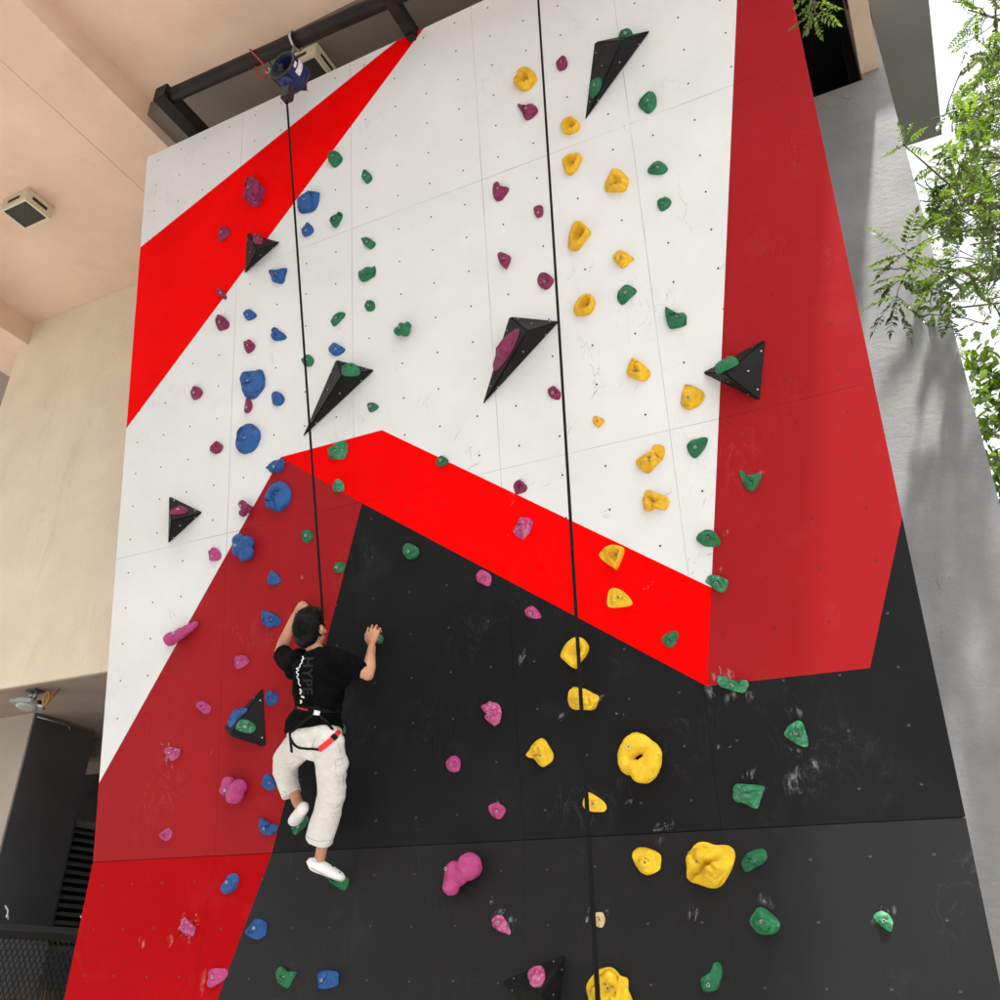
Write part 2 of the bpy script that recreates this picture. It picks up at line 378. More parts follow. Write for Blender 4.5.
sc.view_settings.view_transform = 'Standard'; sc.view_settings.look = 'None'; sc.view_settings.exposure = 1.45; sc.view_settings.gamma = 1
sc.render.engine = 'CYCLES'; sc.cycles.use_denoising = True
sc.cycles.max_bounces = 8; sc.cycles.diffuse_bounces = 5; sc.cycles.glossy_bounces = 3; sc.cycles.transparent_max_bounces = 12
sc.cycles.sample_clamp_indirect = 8; sc.cycles.caustics_reflective = False; sc.cycles.caustics_refractive = False

# ------------------------------------------------------------------ ground
g = MB(); g.add([(-120, -120, 0), (120, -120, 0), (120, 120, 0), (-120, 120, 0)], [(0, 1, 2, 3)])
tag(g.build('ground', M['ground']), kind='structure')

# ------------------------------------------------------------------ climbing wall
XL, XR, TOP = -6.285, -.10, 6.65
wall = empty('climbing_wall', (-3.2, 0, 0), 'tall overhanging climbing wall painted white, red and black', 'climbing wall')
def pu(u, v): return uv_on(u, v, UPF)
A_, B_ = pu(737, 0), pu(707, 686)
def fold(t): return (A_[0]+(B_[0]-A_[0])*(t-A_[1])/(B_[1]-A_[1]), t)
k1, k2, k5, k4 = pu(281, 457), pu(382, 430), pu(362, 503), fold(pu(707, 686)[1])
k3 = fold(pu(708, 588)[1]); r1 = pu(870, 668); tr2 = pu(898, 518)[1]; ft = fold(TOP)
t1, t2 = pu(141, 247)[1], pu(128, 428)[1]; tdl = pu(100, 783)[1]; xb = pu(272, 853)[0]
s1, s2 = (pu(397, 41)[0], TOP), (pu(424, 28)[0], TOP)
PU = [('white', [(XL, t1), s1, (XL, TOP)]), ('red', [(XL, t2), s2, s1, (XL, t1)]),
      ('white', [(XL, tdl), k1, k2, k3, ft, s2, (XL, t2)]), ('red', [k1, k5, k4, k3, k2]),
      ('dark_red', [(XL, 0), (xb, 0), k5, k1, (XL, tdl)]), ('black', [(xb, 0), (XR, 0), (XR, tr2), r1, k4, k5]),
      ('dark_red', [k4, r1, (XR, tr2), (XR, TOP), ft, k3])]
q = uv_on(217, 1000, LOF); xb0 = xb+(q[0]-xb)*(SEAM)/(SEAM-q[1])
PLW = [('dark_red2', [(XL, 0), (xb0, 0), (xb, SEAM-.004), (XL, SEAM-.004)]), ('black2', [(xb0, 0), (XR, 0), (XR, SEAM-.004), (xb, SEAM-.004)])]
M['dark_red2'] = board_paint('lower_red_paint', (.36, .001, .003), .5, (.5, .12, .12), .2, (.10, .004, .004), .04)
M['black2'] = board_paint('lower_black_paint', (.0118, .0118, .0126), .42, (.10, .10, .10), .3, (.002, .002, .002), .22, blot=.35)
def inside(p, poly):
    c = False; n = len(poly)
    for i in range(n):
        a, b_ = poly[i], poly[(i+1) % n]
        if (a[1] > p[1]) != (b_[1] > p[1]) and p[0] < (b_[0]-a[0])*(p[1]-a[1])/(b_[1]-a[1])+a[0]: c = not c
    return c
HOLDS_AT = []          # filled by the holds, so that no empty bolt hole sits under one
def board(name, polys, fr, tmin, tmax, rows, parent):
    keys = []
    for k, _ in polys:
        if k not in keys: keys.append(k)
    mats = [M[k] for k in keys]+[M['hole'], M['nut'], M['hole_red']]; nh, nn, nr = len(keys), len(keys)+1, len(keys)+2
    mb = MB(); W = lambda p, d=0: fr[0]+fr[1]*p[0]+fr[2]*p[1]+fr[3]*d
    TH = .032
    for k, poly in polys:
        mi = keys.index(k); mb.add([W(p) for p in poly], [tuple(range(len(poly)))], mi)
        for i in range(len(poly)):
            a, b_ = poly[i], poly[(i+1) % len(poly)]
            on = lambda f_: f_(a) and f_(b_)
            if any(on(f_) for f_ in (lambda p: abs(p[0]-XL) < 1e-6, lambda p: abs(p[0]-XR) < 1e-6, lambda p: abs(p[1]-tmin) < 1e-6, lambda p: abs(p[1]-tmax) < 1e-6)):
                mb.add([W(a), W(a, -TH), W(b_, -TH), W(b_)], [(0, 1, 2, 3)], mi)
    mb.add([W((XL, tmin), -TH), W((XL, tmax), -TH), W((XR, tmax), -TH), W((XR, tmin), -TH)], [(0, 1, 2, 3)], nh)
    def disc(p, r, d, mi, sg=8):
        mb.add([W((p[0]+r*math.cos(2*PI*i/sg), p[1]+r*math.sin(2*PI*i/sg)), d) for i in range(sg)], [tuple(range(sg))], mi)
    xs = []
    for e in (-6.285, -5.05, -3.81, -2.575, -1.35): xs += [e+.155+.3065*i for i in range(4)]
    for x in xs:
        for t in rows:
            p = (x+random.uniform(-.004, .004), t+random.uniform(-.004, .004))
            if any((p[0]-h[0])**2+(p[1]-h[1])**2 < h[2]**2 and h[3] == name for h in HOLDS_AT): continue
            k = next((k for k, poly in polys if inside(p, poly)), None)
            if not k: continue
            if k.startswith('black') or k == 'dark_red2':
                disc(p, .0075, .0008, nn, 10); disc((p[0], p[1]+.0018), .0062, .0014, nh)
            else: disc(p, .0076 if k == 'white' else .0070, .0008, nh if k == 'white' else nr, 10)
    o = mb.build(name, mats, parent)
    uvl = o.data.uv_layers.new(name='UVMap')
    for lp in o.data.loops:
        p = o.data.vertices[lp.vertex_index].co-fr[0]; uvl.data[lp.index].uv = (p.dot(fr[1]), p.dot(fr[2])+(0 if fr is UPF else -SEAM-.001))
    return o

# ------------------------------------------------------------------ volumes (black pyramids)
VOL = {}
def facet(a, b_, c_):
    n = (b_-a).cross(c_-a).normalized()
    if n.dot(EYEP-a) < 0: n = -n
    e2 = (V((0, 0, 1))-n*n.z).normalized(); e1 = e2.cross(n).normalized()
    return (a, e1, e2, n)
def volume(key, base, apex, h, label):
    fr = frame_at(*base[0])
    b_ = [off(u, v, 0, fr) for u, v in base]; a = off(apex[0], apex[1], h, fr)
    c_ = (b_[0]+b_[1]+b_[2])/3
    vs = [p-c_ for p in b_]+[a-c_]
    o = mesh_obj('wall_volume', vs, [(0, 2, 1), (0, 1, 3), (1, 2, 3), (2, 0, 3)], M['volume']); o.location = c_
    bm = bmesh.new(); bm.from_mesh(o.data); bmesh.ops.recalc_face_normals(bm, faces=bm.faces)
    bmesh.ops.bevel(bm, geom=list(bm.edges)+list(bm.verts), offset=.011, segments=3, affect='EDGES', clamp_overlap=True)
    bm.to_mesh(o.data); bm.free()
    for p in o.data.polygons: p.use_smooth = p.area < .004
    tag(o, label, 'climbing volume', 'black pyramid volumes on the climbing wall')
    # screws near the corners of each visible facet
    for i, j in ((0, 1), (1, 2), (2, 0)):
        f_ = facet(b_[i], b_[j], a)
        for wt in ((.74, .14, .12), (.14, .74, .12), (.3, .3, .4)):
            p = b_[i]*wt[0]+b_[j]*wt[1]+a*wt[2]
            s_ = MB(); s_.tube([p-f_[3]*.004, p+f_[3]*.0025], .0055, 8)
            s_.build('screw', M['bolt'], o)
    VOL[key] = (b_, a)
    return o
volume('v1', [(247, 232), (281, 242), (244, 275)], (257, 250), .15, 'small black pyramid volume on the lower edge of the upper red stripe')
volume('v2', [(336, 359), (376, 370), (301, 440)], (342, 375), .17, 'long black pyramid volume pointing down at the left rope, green hold on top')
volume('v3', [(509, 316), (561, 321), (481, 408)], (527, 331), .17, 'long black pyramid volume left of the right rope carrying a long magenta hold')
volume('v4', [(594, 42), (652, 30), (584, 123)], (622, 40), .17, 'largest black pyramid volume, at the top of the white board')
volume('v5', [(701, 373), (767, 338), (761, 402)], (724, 373), .19, 'black pyramid volume crossing from the white onto the right dark red panel')
volume('v6', [(169, 495), (204, 512), (168, 545)], (171, 521), .14, 'small black pyramid volume on the white board near its left edge')
volume('v7', [(264, 686), (267, 748), (223, 728)], (229, 736), .15, 'black pyramid volume on the left dark red panel with a green hold')
volume('v8', [(500, 981), (566, 953), (556, 1040)], (541, 993), .22, 'chalk-scratched black pyramid volume on the lower black board')

# ------------------------------------------------------------------ holds
CROP = {'a': (180, 140, 5), 'b': (160, 320, 5), 'c': (140, 500, 5), 'd': (130, 670, 5), 'e': (140, 800, 5), 'f': (300, 300, 5), 'g': (460, 20, 5),
        'h': (460, 170, 5), 'i': (560, 60, 5), 'j': (580, 240, 5), 'k': (580, 400, 5), 'l': (450, 360, 5), 'm': (450, 530, 5), 'n': (420, 680, 3.846),
        'o': (620, 640, 5), 'p': (600, 800, 3.333), 'q': (500, 900, 7.143), 'r': (240, 790, 8.333), 's': (325, 325, 2.857), 't': (650, 325, 2.857),
        'u': (340, 610, 12.5), 'x': (0, 0, 1)}
GRP = {'W': 'yellow climbing holds', 'Y': 'yellow climbing holds', 'G': 'green climbing holds', 'B': 'blue climbing holds', 'P': 'magenta climbing holds', 'Q': 'magenta climbing holds', 'C': 'magenta climbing holds', 'K': 'yellow climbing holds', 'D': 'black climbing holds', 'H': 'green climbing holds'}
_b = MB(); _b.tube([(0, 0, -.012), (0, 0, .003)], .0110, 12); _b.tube([(0, 0, .003), (0, 0, .0036)], .0055, 6, 1)
BOLT = bpy.data.meshes.new('bolt'); BOLT.from_pydata([tuple(x) for x in _b.v], [], _b.f); BOLT.materials.append(M['bolt']); BOLT.materials.append(M['socket'])
for p, i in zip(BOLT.polygons, _b.m): p.material_index = i
def hold(col, crop, pts, label, k=.42, crater=0.0, rp=.5, lump=.16, lf=1.6, tilt=0.0, fr=None, bolt=None, balls=None, vol=None, crease=.15, facets=4, groove=None, bpos=None):
    ox, oy, s_ = CROP[crop]
    px = [(ox+x/s_, oy+y/s_) for x, y in pts]
    cxp, cyp = sum(p[0] for p in px)/len(px), sum(p[1] for p in px)/len(px)
    onwall = fr is None and vol is None
    if vol:
        b_, a = VOL[vol[0]]; fr = facet(b_[vol[1]], b_[vol[2]], a)
    if fr is None: fr = frame_at(cxp, cyp)
    def loc(u, v, d):
        return uv_on(u, v, fr, d)
    if vol: k *= .55
    ab = [loc(u, v, 0) for u, v in px]
    area = abs(sum(ab[i][0]*ab[(i+1) % len(ab)][1]-ab[(i+1) % len(ab)][0]*ab[i][1] for i in range(len(ab))))/2
    size = math.sqrt(area); h = max(.026, min(.13, k*size))
    ab = [loc(u, v, .35*h) for u, v in px]
    if bolt: c_ = loc(ox+bolt[0]/s_, oy+bolt[1]/s_, .5*h)
    else: c_ = (sum(p[0] for p in ab)/len(ab), sum(p[1] for p in ab)/len(ab))
    org = fr[0]+fr[1]*c_[0]+fr[2]*c_[1]
    mat = Matrix((fr[1], fr[2], fr[3])).transposed().to_4x4(); mat.translation = org
    if onwall: HOLDS_AT.append((c_[0], c_[1], size*.62+.012, 'upper_board' if fr is UPF else 'lower_board'))
    sd = V((random.uniform(0, 90), random.uniform(0, 90), random.uniform(0, 90)))
    if balls:
        mb = MB()
        for bx, by, br, bz in balls:
            q_ = loc(ox+bx/s_, oy+by/s_, bz); r_ = br/s_/F*(org-EYEP).length
            mb.ball((q_[0]-c_[0], q_[1]-c_[1], bz), (r_, r_, max(r_*.85, bz*.9+.005)), 18, 12)
        o = mb.fused('climbing_hold', HM[col], .007, None, 4, .004, 25)
        zt = max([x.co.z for x in o.data.vertices if x.co.x**2+x.co.y**2 < .015**2] or [h])
        o.matrix_world = mat
    else:
        out = catmull([(p[0]-c_[0], p[1]-c_[1]) for p in ab], 6); n = len(out)
        cuts = []; gr = None
        if groove:
            (g1, g2, gd_, gz) = groove; g1 = loc(ox+g1[0]/s_, oy+g1[1]/s_, .6*h); g2 = loc(ox+g2[0]/s_, oy+g2[1]/s_, .6*h)
            gr = V((g1[0]-c_[0], g1[1]-c_[1])), V((g2[0]-g1[0], g2[1]-g1[1])).normalized(), gd_, gz
        for _ in range(facets):
            a = random.uniform(0, 2*PI); cuts.append((math.cos(a), math.sin(a), random.uniform(.18, .38)*size, random.uniform(.55, 1.3)))
        rr = [(1.0, -.003), (1.01, .10*h), (1.0, .3*h)]
        for i in range(1, 17):
            a = i/17*PI/2; rr.append((math.cos(a)**.8, h*(.3+.7*math.sin(a)**.85)))
        rr += [(.07, h), (.02, h)]
        vs = []; fs = []
        def shape(x, y, z, r, j):
            g_ = 1/(1+(r/rp)**5) if crater else 0
            z = z*(1+tilt*y/size)-crater*h*g_
            if j:
                d = noise.noise_vector(V((x, y, z))/size*lf+sd)*(lump*size)
                d2 = noise.noise_vector(V((x, y, z))/size*lf*2.7+sd)*(lump*size*.35)
                e = min(1, r*2.5+.25); x += (d.x+d2.x)*.5*e; y += (d.y+d2.y)*.5*e; z = max(.004, z+(d.z+d2.z)*e)
                if z > .25*h:
                    cr = 1-min(1, abs(noise.noise(V((x, y, z))/size*1.9-sd))*5.5); z = max(.2*h, z-crease*size*cr*cr)
            if j > 1:
                for nx, ny, ds, sl2 in cuts: z = min(z, max(.12*h, h*.96-(x*nx+y*ny-ds*.55)*sl2))
            if gr and j > 1:
                q_ = V((x, y))-gr[0]; sd_ = q_.x*gr[1].y-q_.y*gr[1].x; sd_ += .006*math.sin(q_.dot(gr[1])*60)
                z = max(.1*h, z*(1+gr[3]*max(0, min(1, sd_/.05)))-gr[2]*math.exp(-(sd_/.011)**2))
            z -= min(.012, .3*h)*math.exp(-(r*size*.5/.013)**2)
            return (x, y, z)
        for j, (r, z) in enumerate(rr):
            for x, y in out: vs.append(shape(x*r, y*r, z, r, j))
        vs.append(shape(0, 0, h, 0, 1)); L = len(vs)-1
        for j in range(len(rr)-1):
            for i in range(n):
                fs.append((j*n+i, j*n+(i+1) % n, (j+1)*n+(i+1) % n, (j+1)*n+i))
        j = len(rr)-1
        fs += [(j*n+i, j*n+(i+1) % n, L) for i in range(n)]
        o = mesh_obj('climbing_hold', vs, fs, HM[col], smooth=True)
        bm = bmesh.new(); bm.from_mesh(o.data); bmesh.ops.recalc_face_normals(bm, faces=bm.faces); bm.to_mesh(o.data); bm.free()
        o.matrix_world = mat; zt = vs[-1][2]
    tag(o, label, 'climbing hold', GRP[col])
    bo = bpy.data.objects.new('bolt', BOLT); link(bo); bo.parent = o; bo.matrix_parent_inverse.identity(); bo.location = (0, 0, zt+.001)
    if bpos:
        t_ = BVHTree.FromPolygons([x.co.copy() for x in o.data.vertices], [tuple(p.vertices) for p in o.data.polygons]); q_ = loc(ox+bpos[0]/s_, oy+bpos[1]/s_, .7*h)
        r_ = t_.ray_cast(V((q_[0]-c_[0], q_[1]-c_[1], 1)), V((0, 0, -1)))
        if r_[0]: bo.location = r_[0]+V((0, 0, .001)); bo.rotation_euler = V((0, 0, 1)).rotation_difference(r_[1]).to_euler()
    return o

def ring_balls(pts, c):
    out = []
    for i, p in enumerate(catmull(pts, 4)):
        dx, dy = p[0]-c[0], p[1]-c[1]; L_ = math.hypot(dx, dy); sl = abs(dx*.86-dy*.5)/L_      # a slanting slit is left open in the middle
        f_ = .56+.08*sl; out.append((c[0]+dx*f_, c[1]+dy*f_, L_*(1-f_)+3, .048+.016*(dy > 0)-.012*(sl > .8)))
    return out
R_ = dict(lump=.30, lf=2.6)           # rugged, lumpy casting
J_ = dict(crater=.85, rp=.56, k=.62, crease=.04, facets=3)   # jug with a scooped pocket
# upper left red stripe and the white board round the left rope
hold('P', 'a', [(320, 215), (345, 193), (375, 200), (410, 235), (408, 275), (385, 320), (350, 325), (322, 285)], 'large knobbly magenta hold on the upper red stripe left of the left rope', **R_)
hold('P', 'a', [(190, 465), (210, 430), (245, 445), (240, 470), (205, 505), (190, 490)], 'small magenta hold on the upper red stripe below the large knobbly magenta one')
hold('P', 'a', [(365, 490), (385, 473), (412, 488), (408, 515), (375, 512)], 'magenta hold on top of the black volume at the upper red stripe', vol=('v1', 0, 1), k=.5)
hold('P', 'a', [(185, 750), (200, 742), (230, 780), (222, 795), (195, 775)], 'small thin magenta hold at the lower edge of the upper red stripe')
hold('P', 'a', [(182, 890), (205, 875), (240, 910), (230, 940), (190, 948), (183, 920)], 'magenta hold on white just below the upper red stripe')
hold('G', 'a', [(742, 80), (770, 50), (805, 80), (800, 108), (770, 132), (748, 115)], 'topmost green hold of the left half, beside the upper red stripe', bolt=(768, 82))
hold('G', 'a', [(908, 165), (922, 145), (958, 185), (935, 215), (912, 190)], 'narrow green hold on white right of the green hold at the stripe edge')
hold('B', 'a', [(583, 290), (625, 265), (685, 258), (688, 300), (665, 345), (600, 362), (583, 325)], 'wide blue hold right of the left rope, topmost of the blue holds', k=.36)
hold('B', 'a', [(610, 450), (632, 408), (663, 440), (655, 465), (618, 480)], 'small blue wedge just below the topmost wide blue hold', bolt=(632, 455))
hold('G', 'a', [(750, 385), (800, 360), (805, 390), (775, 433), (752, 405)], 'heart-shaped green hold right of the small blue wedge', **R_)
hold('B', 'a', [(445, 645), (480, 650), (525, 638), (520, 680), (508, 712), (460, 705), (448, 680)], 'squarish blue hold left of the left rope below the stripe-edge black volume')
hold('G', 'a', [(905, 492), (935, 485), (972, 510), (968, 530), (945, 543), (915, 515)], 'flat green hold just below the upper panel joint', bolt=(937, 510))
hold('G', 'a', [(890, 655), (930, 640), (970, 630), (972, 665), (940, 695), (905, 705), (895, 680)], 'lumpy green hold below the flat green hold at the upper joint', **R_)
hold('G', 'a', [(925, 820), (945, 800), (970, 815), (968, 845), (945, 855), (928, 845)], 'little round green hold below the lumpy green hold', bolt=(942, 828))
hold('B', 'a', [(313, 862), (345, 845), (378, 870), (370, 888), (338, 900), (318, 880)], 'small oval blue hold left of the left rope under the squarish blue hold')
hold('B', 'a', [(455, 945), (475, 940), (525, 975), (515, 995), (470, 1000), (457, 975)], 'small pointed blue hold beside the left rope, level with the magenta bean')
hold('G', 'a', [(753, 895), (790, 865), (820, 862), (815, 885), (770, 928), (756, 915)], 'slanting green capsule hold left of the little round green hold', lump=.06)
hold('P', 'b', [(418, 115), (440, 95), (470, 120), (465, 145), (438, 162), (420, 140)], 'magenta bean hold directly above the upper big blue hold')
hold('P', 'b', [(152, 350), (180, 330), (208, 355), (195, 385), (165, 398), (155, 375)], 'magenta hold on white left of the upper big blue hold')
hold('B', 'b', [(400, 300), (430, 262), (490, 250), (515, 280), (505, 340), (465, 388), (425, 375), (403, 350)], 'big ragged blue hold above a magenta teardrop', k=.36, crater=.3, rp=.35, bolt=(440, 300), lump=.2)
hold('P', 'b', [(428, 390), (445, 388), (458, 430), (440, 462), (418, 450)], 'magenta teardrop hanging under the big ragged blue hold', bolt=(437, 438))
hold('B', 'b', [(555, 365), (578, 352), (615, 385), (605, 420), (570, 425), (557, 400)], 'small blue hold right of the big ragged blue hold', bolt=(580, 402))
hold('B', 'b', [(375, 610), (400, 540), (440, 518), (490, 550), (485, 610), (460, 650), (410, 665), (380, 640)], 'big scalloped blue hold on white under the magenta teardrop', k=.36, crater=.3, rp=.35, bolt=(425, 590), lump=.2)
hold('P', 'b', [(250, 630), (275, 605), (308, 625), (300, 655), (270, 668), (252, 650)], 'small round magenta hold left of the big scalloped blue hold', bolt=(285, 632))
hold('G', 'b', [(705, 198), (735, 172), (765, 195), (755, 225), (725, 228)], 'small green hold partly behind the left rope')
hold('B', 'b', [(840, 135), (870, 115), (922, 145), (880, 178), (850, 160)], 'small blue diamond hold right above the long black volume by the left rope', bolt=(882, 147))
hold('G', 'b', [(905, 250), (925, 215), (960, 208), (995, 240), (990, 265), (930, 268)], 'pale green dome on top of the long black volume by the left rope', vol=('v2', 0, 1), k=.6)
hold('B', 'b', [(532, 730), (555, 705), (610, 695), (612, 740), (575, 763), (540, 752)], 'blue hold at the top corner of the left dark red panel', bolt=(573, 735), **R_)
hold('B', 'b', [(525, 860), (560, 810), (610, 805), (648, 860), (630, 920), (590, 955), (540, 940), (522, 900)], 'big blue pocket hold at the top of the left dark red panel', k=.4, crater=.5, rp=.35, bolt=(575, 865), lump=.12)
hold('P', 'b', [(390, 925), (420, 897), (445, 900), (465, 940), (440, 970), (410, 988), (395, 955)], 'clustered magenta hold on the diagonal edge left of the big blue pocket hold', balls=[(412, 922, 22, .03), (445, 945, 20, .03), (415, 965, 20, .03), (430, 940, 22, .05)])
hold('H', 'b', [(845, 660), (880, 620), (930, 612), (920, 680), (880, 695), (842, 685)], 'rugged green hold at the left end of the bright red band', **R_)
hold('H', 'b', [(862, 825), (890, 793), (915, 820), (910, 855), (865, 855)], 'small chalky green hold on the lower edge of the bright red band', bolt=(888, 835))
hold('P', 'b', [(50, 950), (90, 930), (138, 945), (120, 965), (60, 968)], 'magenta hold lying on the small black volume near the left edge', vol=('v6', 0, 1), k=.45)
# left dark red panel
hold('Q', 'c', [(342, 255), (370, 237), (400, 270), (390, 298), (350, 303), (343, 280)], 'magenta hold on white beside the diagonal, left of the fist-like blue hold', bolt=(363, 283))
hold('B', 'c', [(460, 205), (500, 170), (550, 178), (570, 240), (560, 290), (520, 302), (480, 275), (462, 240)], 'fist-like blue hold on the left edge of the dark red panel', balls=[(495, 205, 36, .05), (535, 215, 36, .055), (490, 250, 30, .05), (535, 265, 36, .05), (515, 285, 20, .03), (515, 235, 30, .06)])
hold('G', 'c', [(805, 160), (835, 147), (865, 170), (850, 200), (825, 215), (808, 185)], 'green hold on dark red just left of the left rope', bolt=(830, 178))
hold('G', 'c', [(968, 330), (990, 310), (1025, 320), (1005, 360), (972, 358)], 'green hold where the dark red panel meets the black, right of the left rope', bolt=(985, 337))
hold('B', 'c', [(635, 380), (660, 350), (698, 395), (690, 415), (645, 425), (638, 400)], 'small blue hold on dark red below the fist-like hold', bolt=(662, 400))
hold('B', 'c', [(603, 555), (640, 562), (692, 585), (688, 622), (640, 635), (615, 610)], 'ragged blue hold left of the climber\'s raised left hand', bolt=(655, 595), **R_)
hold('Q', 'c', [(125, 690), (150, 660), (200, 655), (270, 610), (295, 620), (270, 650), (190, 715), (150, 732), (130, 715)], 'long ridged magenta hold like a caterpillar across the diagonal edge', balls=[(152, 695, 34, .05), (182, 682, 30, .045), (208, 665, 27, .045), (232, 650, 24, .04), (254, 637, 20, .035), (276, 622, 16, .028)])
hold('Q', 'c', [(468, 800), (500, 775), (540, 800), (520, 830), (475, 845)], 'small magenta hold on dark red left of the climber\'s shirt', bolt=(495, 815), **R_)
hold('B', 'd', [(675, 115), (700, 103), (735, 125), (728, 165), (690, 178), (678, 150)], 'blue hold at the upper right side of the dark red panel\'s black volume', bolt=(695, 140))
hold('Q', 'd', [(330, 165), (360, 157), (400, 185), (390, 215), (368, 220), (345, 195)], 'hooked magenta hold on dark red left of the black volume', crater=.4, rp=.4)
hold('C', 'd', [(168, 395), (200, 385), (245, 400), (235, 435), (205, 452), (180, 430)], 'chalk-ringed magenta hold on dark red left of the big clustered one', bolt=(200, 410))
hold('B', 'd', [(485, 250), (510, 200), (550, 183), (578, 195), (540, 230), (500, 278)], 'blue hold on the upper left side of the dark red panel\'s black volume', vol=('v7', 0, 2), k=.5, lump=.2)
hold('H', 'd', [(530, 285), (555, 250), (600, 258), (630, 285), (600, 315), (545, 305)], 'pale green hold on the front of the dark red panel\'s black volume', vol=('v7', 0, 1), k=.55)
hold('Q', 'd', [(448, 590), (480, 535), (540, 550), (578, 575), (570, 630), (525, 668), (485, 650), (450, 615)], 'big clustered magenta hold with smooth bulges on dark red', balls=[(490, 570, 34, .05), (475, 598, 26, .045), (545, 585, 36, .06), (525, 620, 44, .06), (505, 640, 24, .04)])
hold('B', 'd', [(652, 560), (680, 517), (715, 550), (722, 590), (690, 602), (655, 580)], 'blue crescent hold beside the climber\'s left knee', crater=.5, rp=.5, bolt=(692, 562))
hold('B', 'd', [(640, 760), (655, 740), (690, 765), (732, 780), (715, 815), (670, 820), (645, 795)], 'chewed-looking blue hold left of the climber\'s left foot', bolt=(672, 795), **R_)
hold('Q', 'd', [(147, 820), (180, 790), (203, 805), (200, 840), (180, 858), (155, 840)], 'small magenta pocket hold just above the joint of the lower red board', crater=.5, rp=.5)
hold('G', 'r', [(428, 318), (455, 290), (500, 275), (540, 215), (565, 250), (530, 310), (470, 372), (440, 360)], 'dark green hold under the climber\'s left foot', bolt=(492, 305), k=.5)
# lower boards, left half
hold('B', 'e', [(402, 440), (430, 385), (470, 367), (488, 395), (470, 445), (425, 470), (405, 460)], 'smooth blue oval hold on the lower red board', lump=.05, bolt=(438, 412))
hold('C', 'e', [(190, 640), (215, 585), (245, 610), (272, 640), (245, 680), (205, 660)], 'heavily chalked magenta hold on the lower red board', **R_)
hold('Q', 'e', [(345, 855), (420, 845), (428, 880), (375, 925), (345, 932)], 'squarish magenta hold at the edge of the lower red board', bolt=(365, 885))
hold('B', 'e', [(530, 650), (570, 597), (622, 610), (622, 670), (585, 695), (540, 675)], 'chunky blue hold on the black side of the lower red edge', bolt=(575, 640))
hold('G', 'e', [(675, 860), (700, 832), (730, 855), (775, 860), (755, 905), (735, 935), (695, 920), (680, 890)], 'notched bright green hold on the lower black board near the red', bolt=(718, 880), crater=.3, rp=.3)
hold('B', 'e', [(890, 860), (975, 855), (985, 900), (975, 930), (900, 945), (888, 900)], 'square blue hold at the bottom of the lower black board', bolt=(910, 900))
hold('G', 'r', [(685, 700), (740, 720), (840, 735), (885, 725), (895, 770), (865, 832), (820, 815), (750, 765)], 'bright green hold under the climber\'s right foot', bolt=(770, 735), k=.5)
# middle of the white board
hold('G', 'f', [(468, 155), (490, 125), (545, 112), (552, 145), (530, 180), (490, 183)], 'knuckled green hold alone on the middle of the white board', balls=[(492, 155, 24, .03), (525, 155, 28, .035), (510, 130, 16, .035), (540, 125, 14, .035)])
hold('G', 'f', [(337, 520), (360, 513), (390, 530), (375, 550), (345, 558)], 'tiny green hold above the peak of the bright red band', bolt=(353, 533))
hold('G', 'f', [(680, 800), (705, 778), (740, 800), (715, 830), (685, 825)], 'green hold on the upper edge of the bright red band', bolt=(704, 802))
hold('G', 'u', [(460, 330), (495, 290), (530, 335), (525, 395), (490, 420), (462, 400)], 'green hold gripped by the climber\'s right hand', bolt=(495, 370), k=.6)
hold('G', 's', [(222, 635), (235, 622), (265, 640), (260, 662), (240, 668), (225, 655)], 'green hold on black below the bright red band, right of the climber', bolt=(240, 648))
hold('D', 'x', [(302, 604), (307, 603), (310, 607), (308, 611), (303, 610)], 'small black hold gripped by the climber\'s raised left hand', k=.7)
hold('G', 'x', [(339, 727), (342, 723.5), (345, 727), (344.6, 733), (341, 733)], 'small green hold beside the climber\'s right hip')
# upper centre
hold('Y', 'g', [(270, 300), (285, 240), (330, 228), (380, 280), (350, 330), (310, 347), (275, 325)], 'yellow ring-like hold left of the right rope, topmost of the yellow holds', k=.45, crater=.85, rp=.42, lump=.05)
hold('P', 'g', [(290, 420), (325, 430), (365, 420), (385, 455), (335, 495), (310, 465)], 'magenta heart-like hold under the yellow ring hold')
hold('P', 'g', [(482, 205), (510, 175), (535, 200), (530, 235), (500, 250), (484, 238)], 'magenta hold right of the right rope near the top')
hold('Y', 'g', [(510, 490), (555, 482), (597, 520), (570, 555), (515, 558)], 'small yellow pocket hold at the tip of the largest black volume', lump=.05, **J_)
hold('Y', 'g', [(507, 690), (540, 672), (600, 670), (600, 700), (560, 760), (525, 755)], 'yellow spout-shaped hold below the small yellow pocket hold', bolt=(555, 700), lump=.08, **J_)
hold('Y', 'g', [(725, 800), (775, 740), (835, 780), (830, 830), (810, 850), (725, 848)], 'broad yellow jug with a ringed socket, right of the spout-shaped one', crater=.6, rp=.4, k=.5, lump=.05, bolt=(772, 808))
hold('P', 'g', [(162, 825), (185, 803), (205, 835), (240, 842), (205, 895), (168, 888)], 'two-pronged magenta hold left of the right rope')
hold('P', 'g', [(370, 935), (395, 923), (412, 935), (410, 975), (385, 985), (372, 965)], 'little magenta peg just left of the right rope', bolt=(394, 965))
hold('G', 'g', [(785, 92), (805, 55), (840, 40), (865, 70), (860, 85), (820, 95)], 'green hold peeping over the top of the largest black volume', fr=(off(622, 36, .06), V((1, 0, 0)), UPF[2], UPF[3]), k=.5)
hold('G', 'g', [(645, 340), (660, 300), (690, 283), (705, 300), (690, 350), (655, 390)], 'green hold on the left side of the largest black volume', vol=('v4', 0, 2), k=.4)
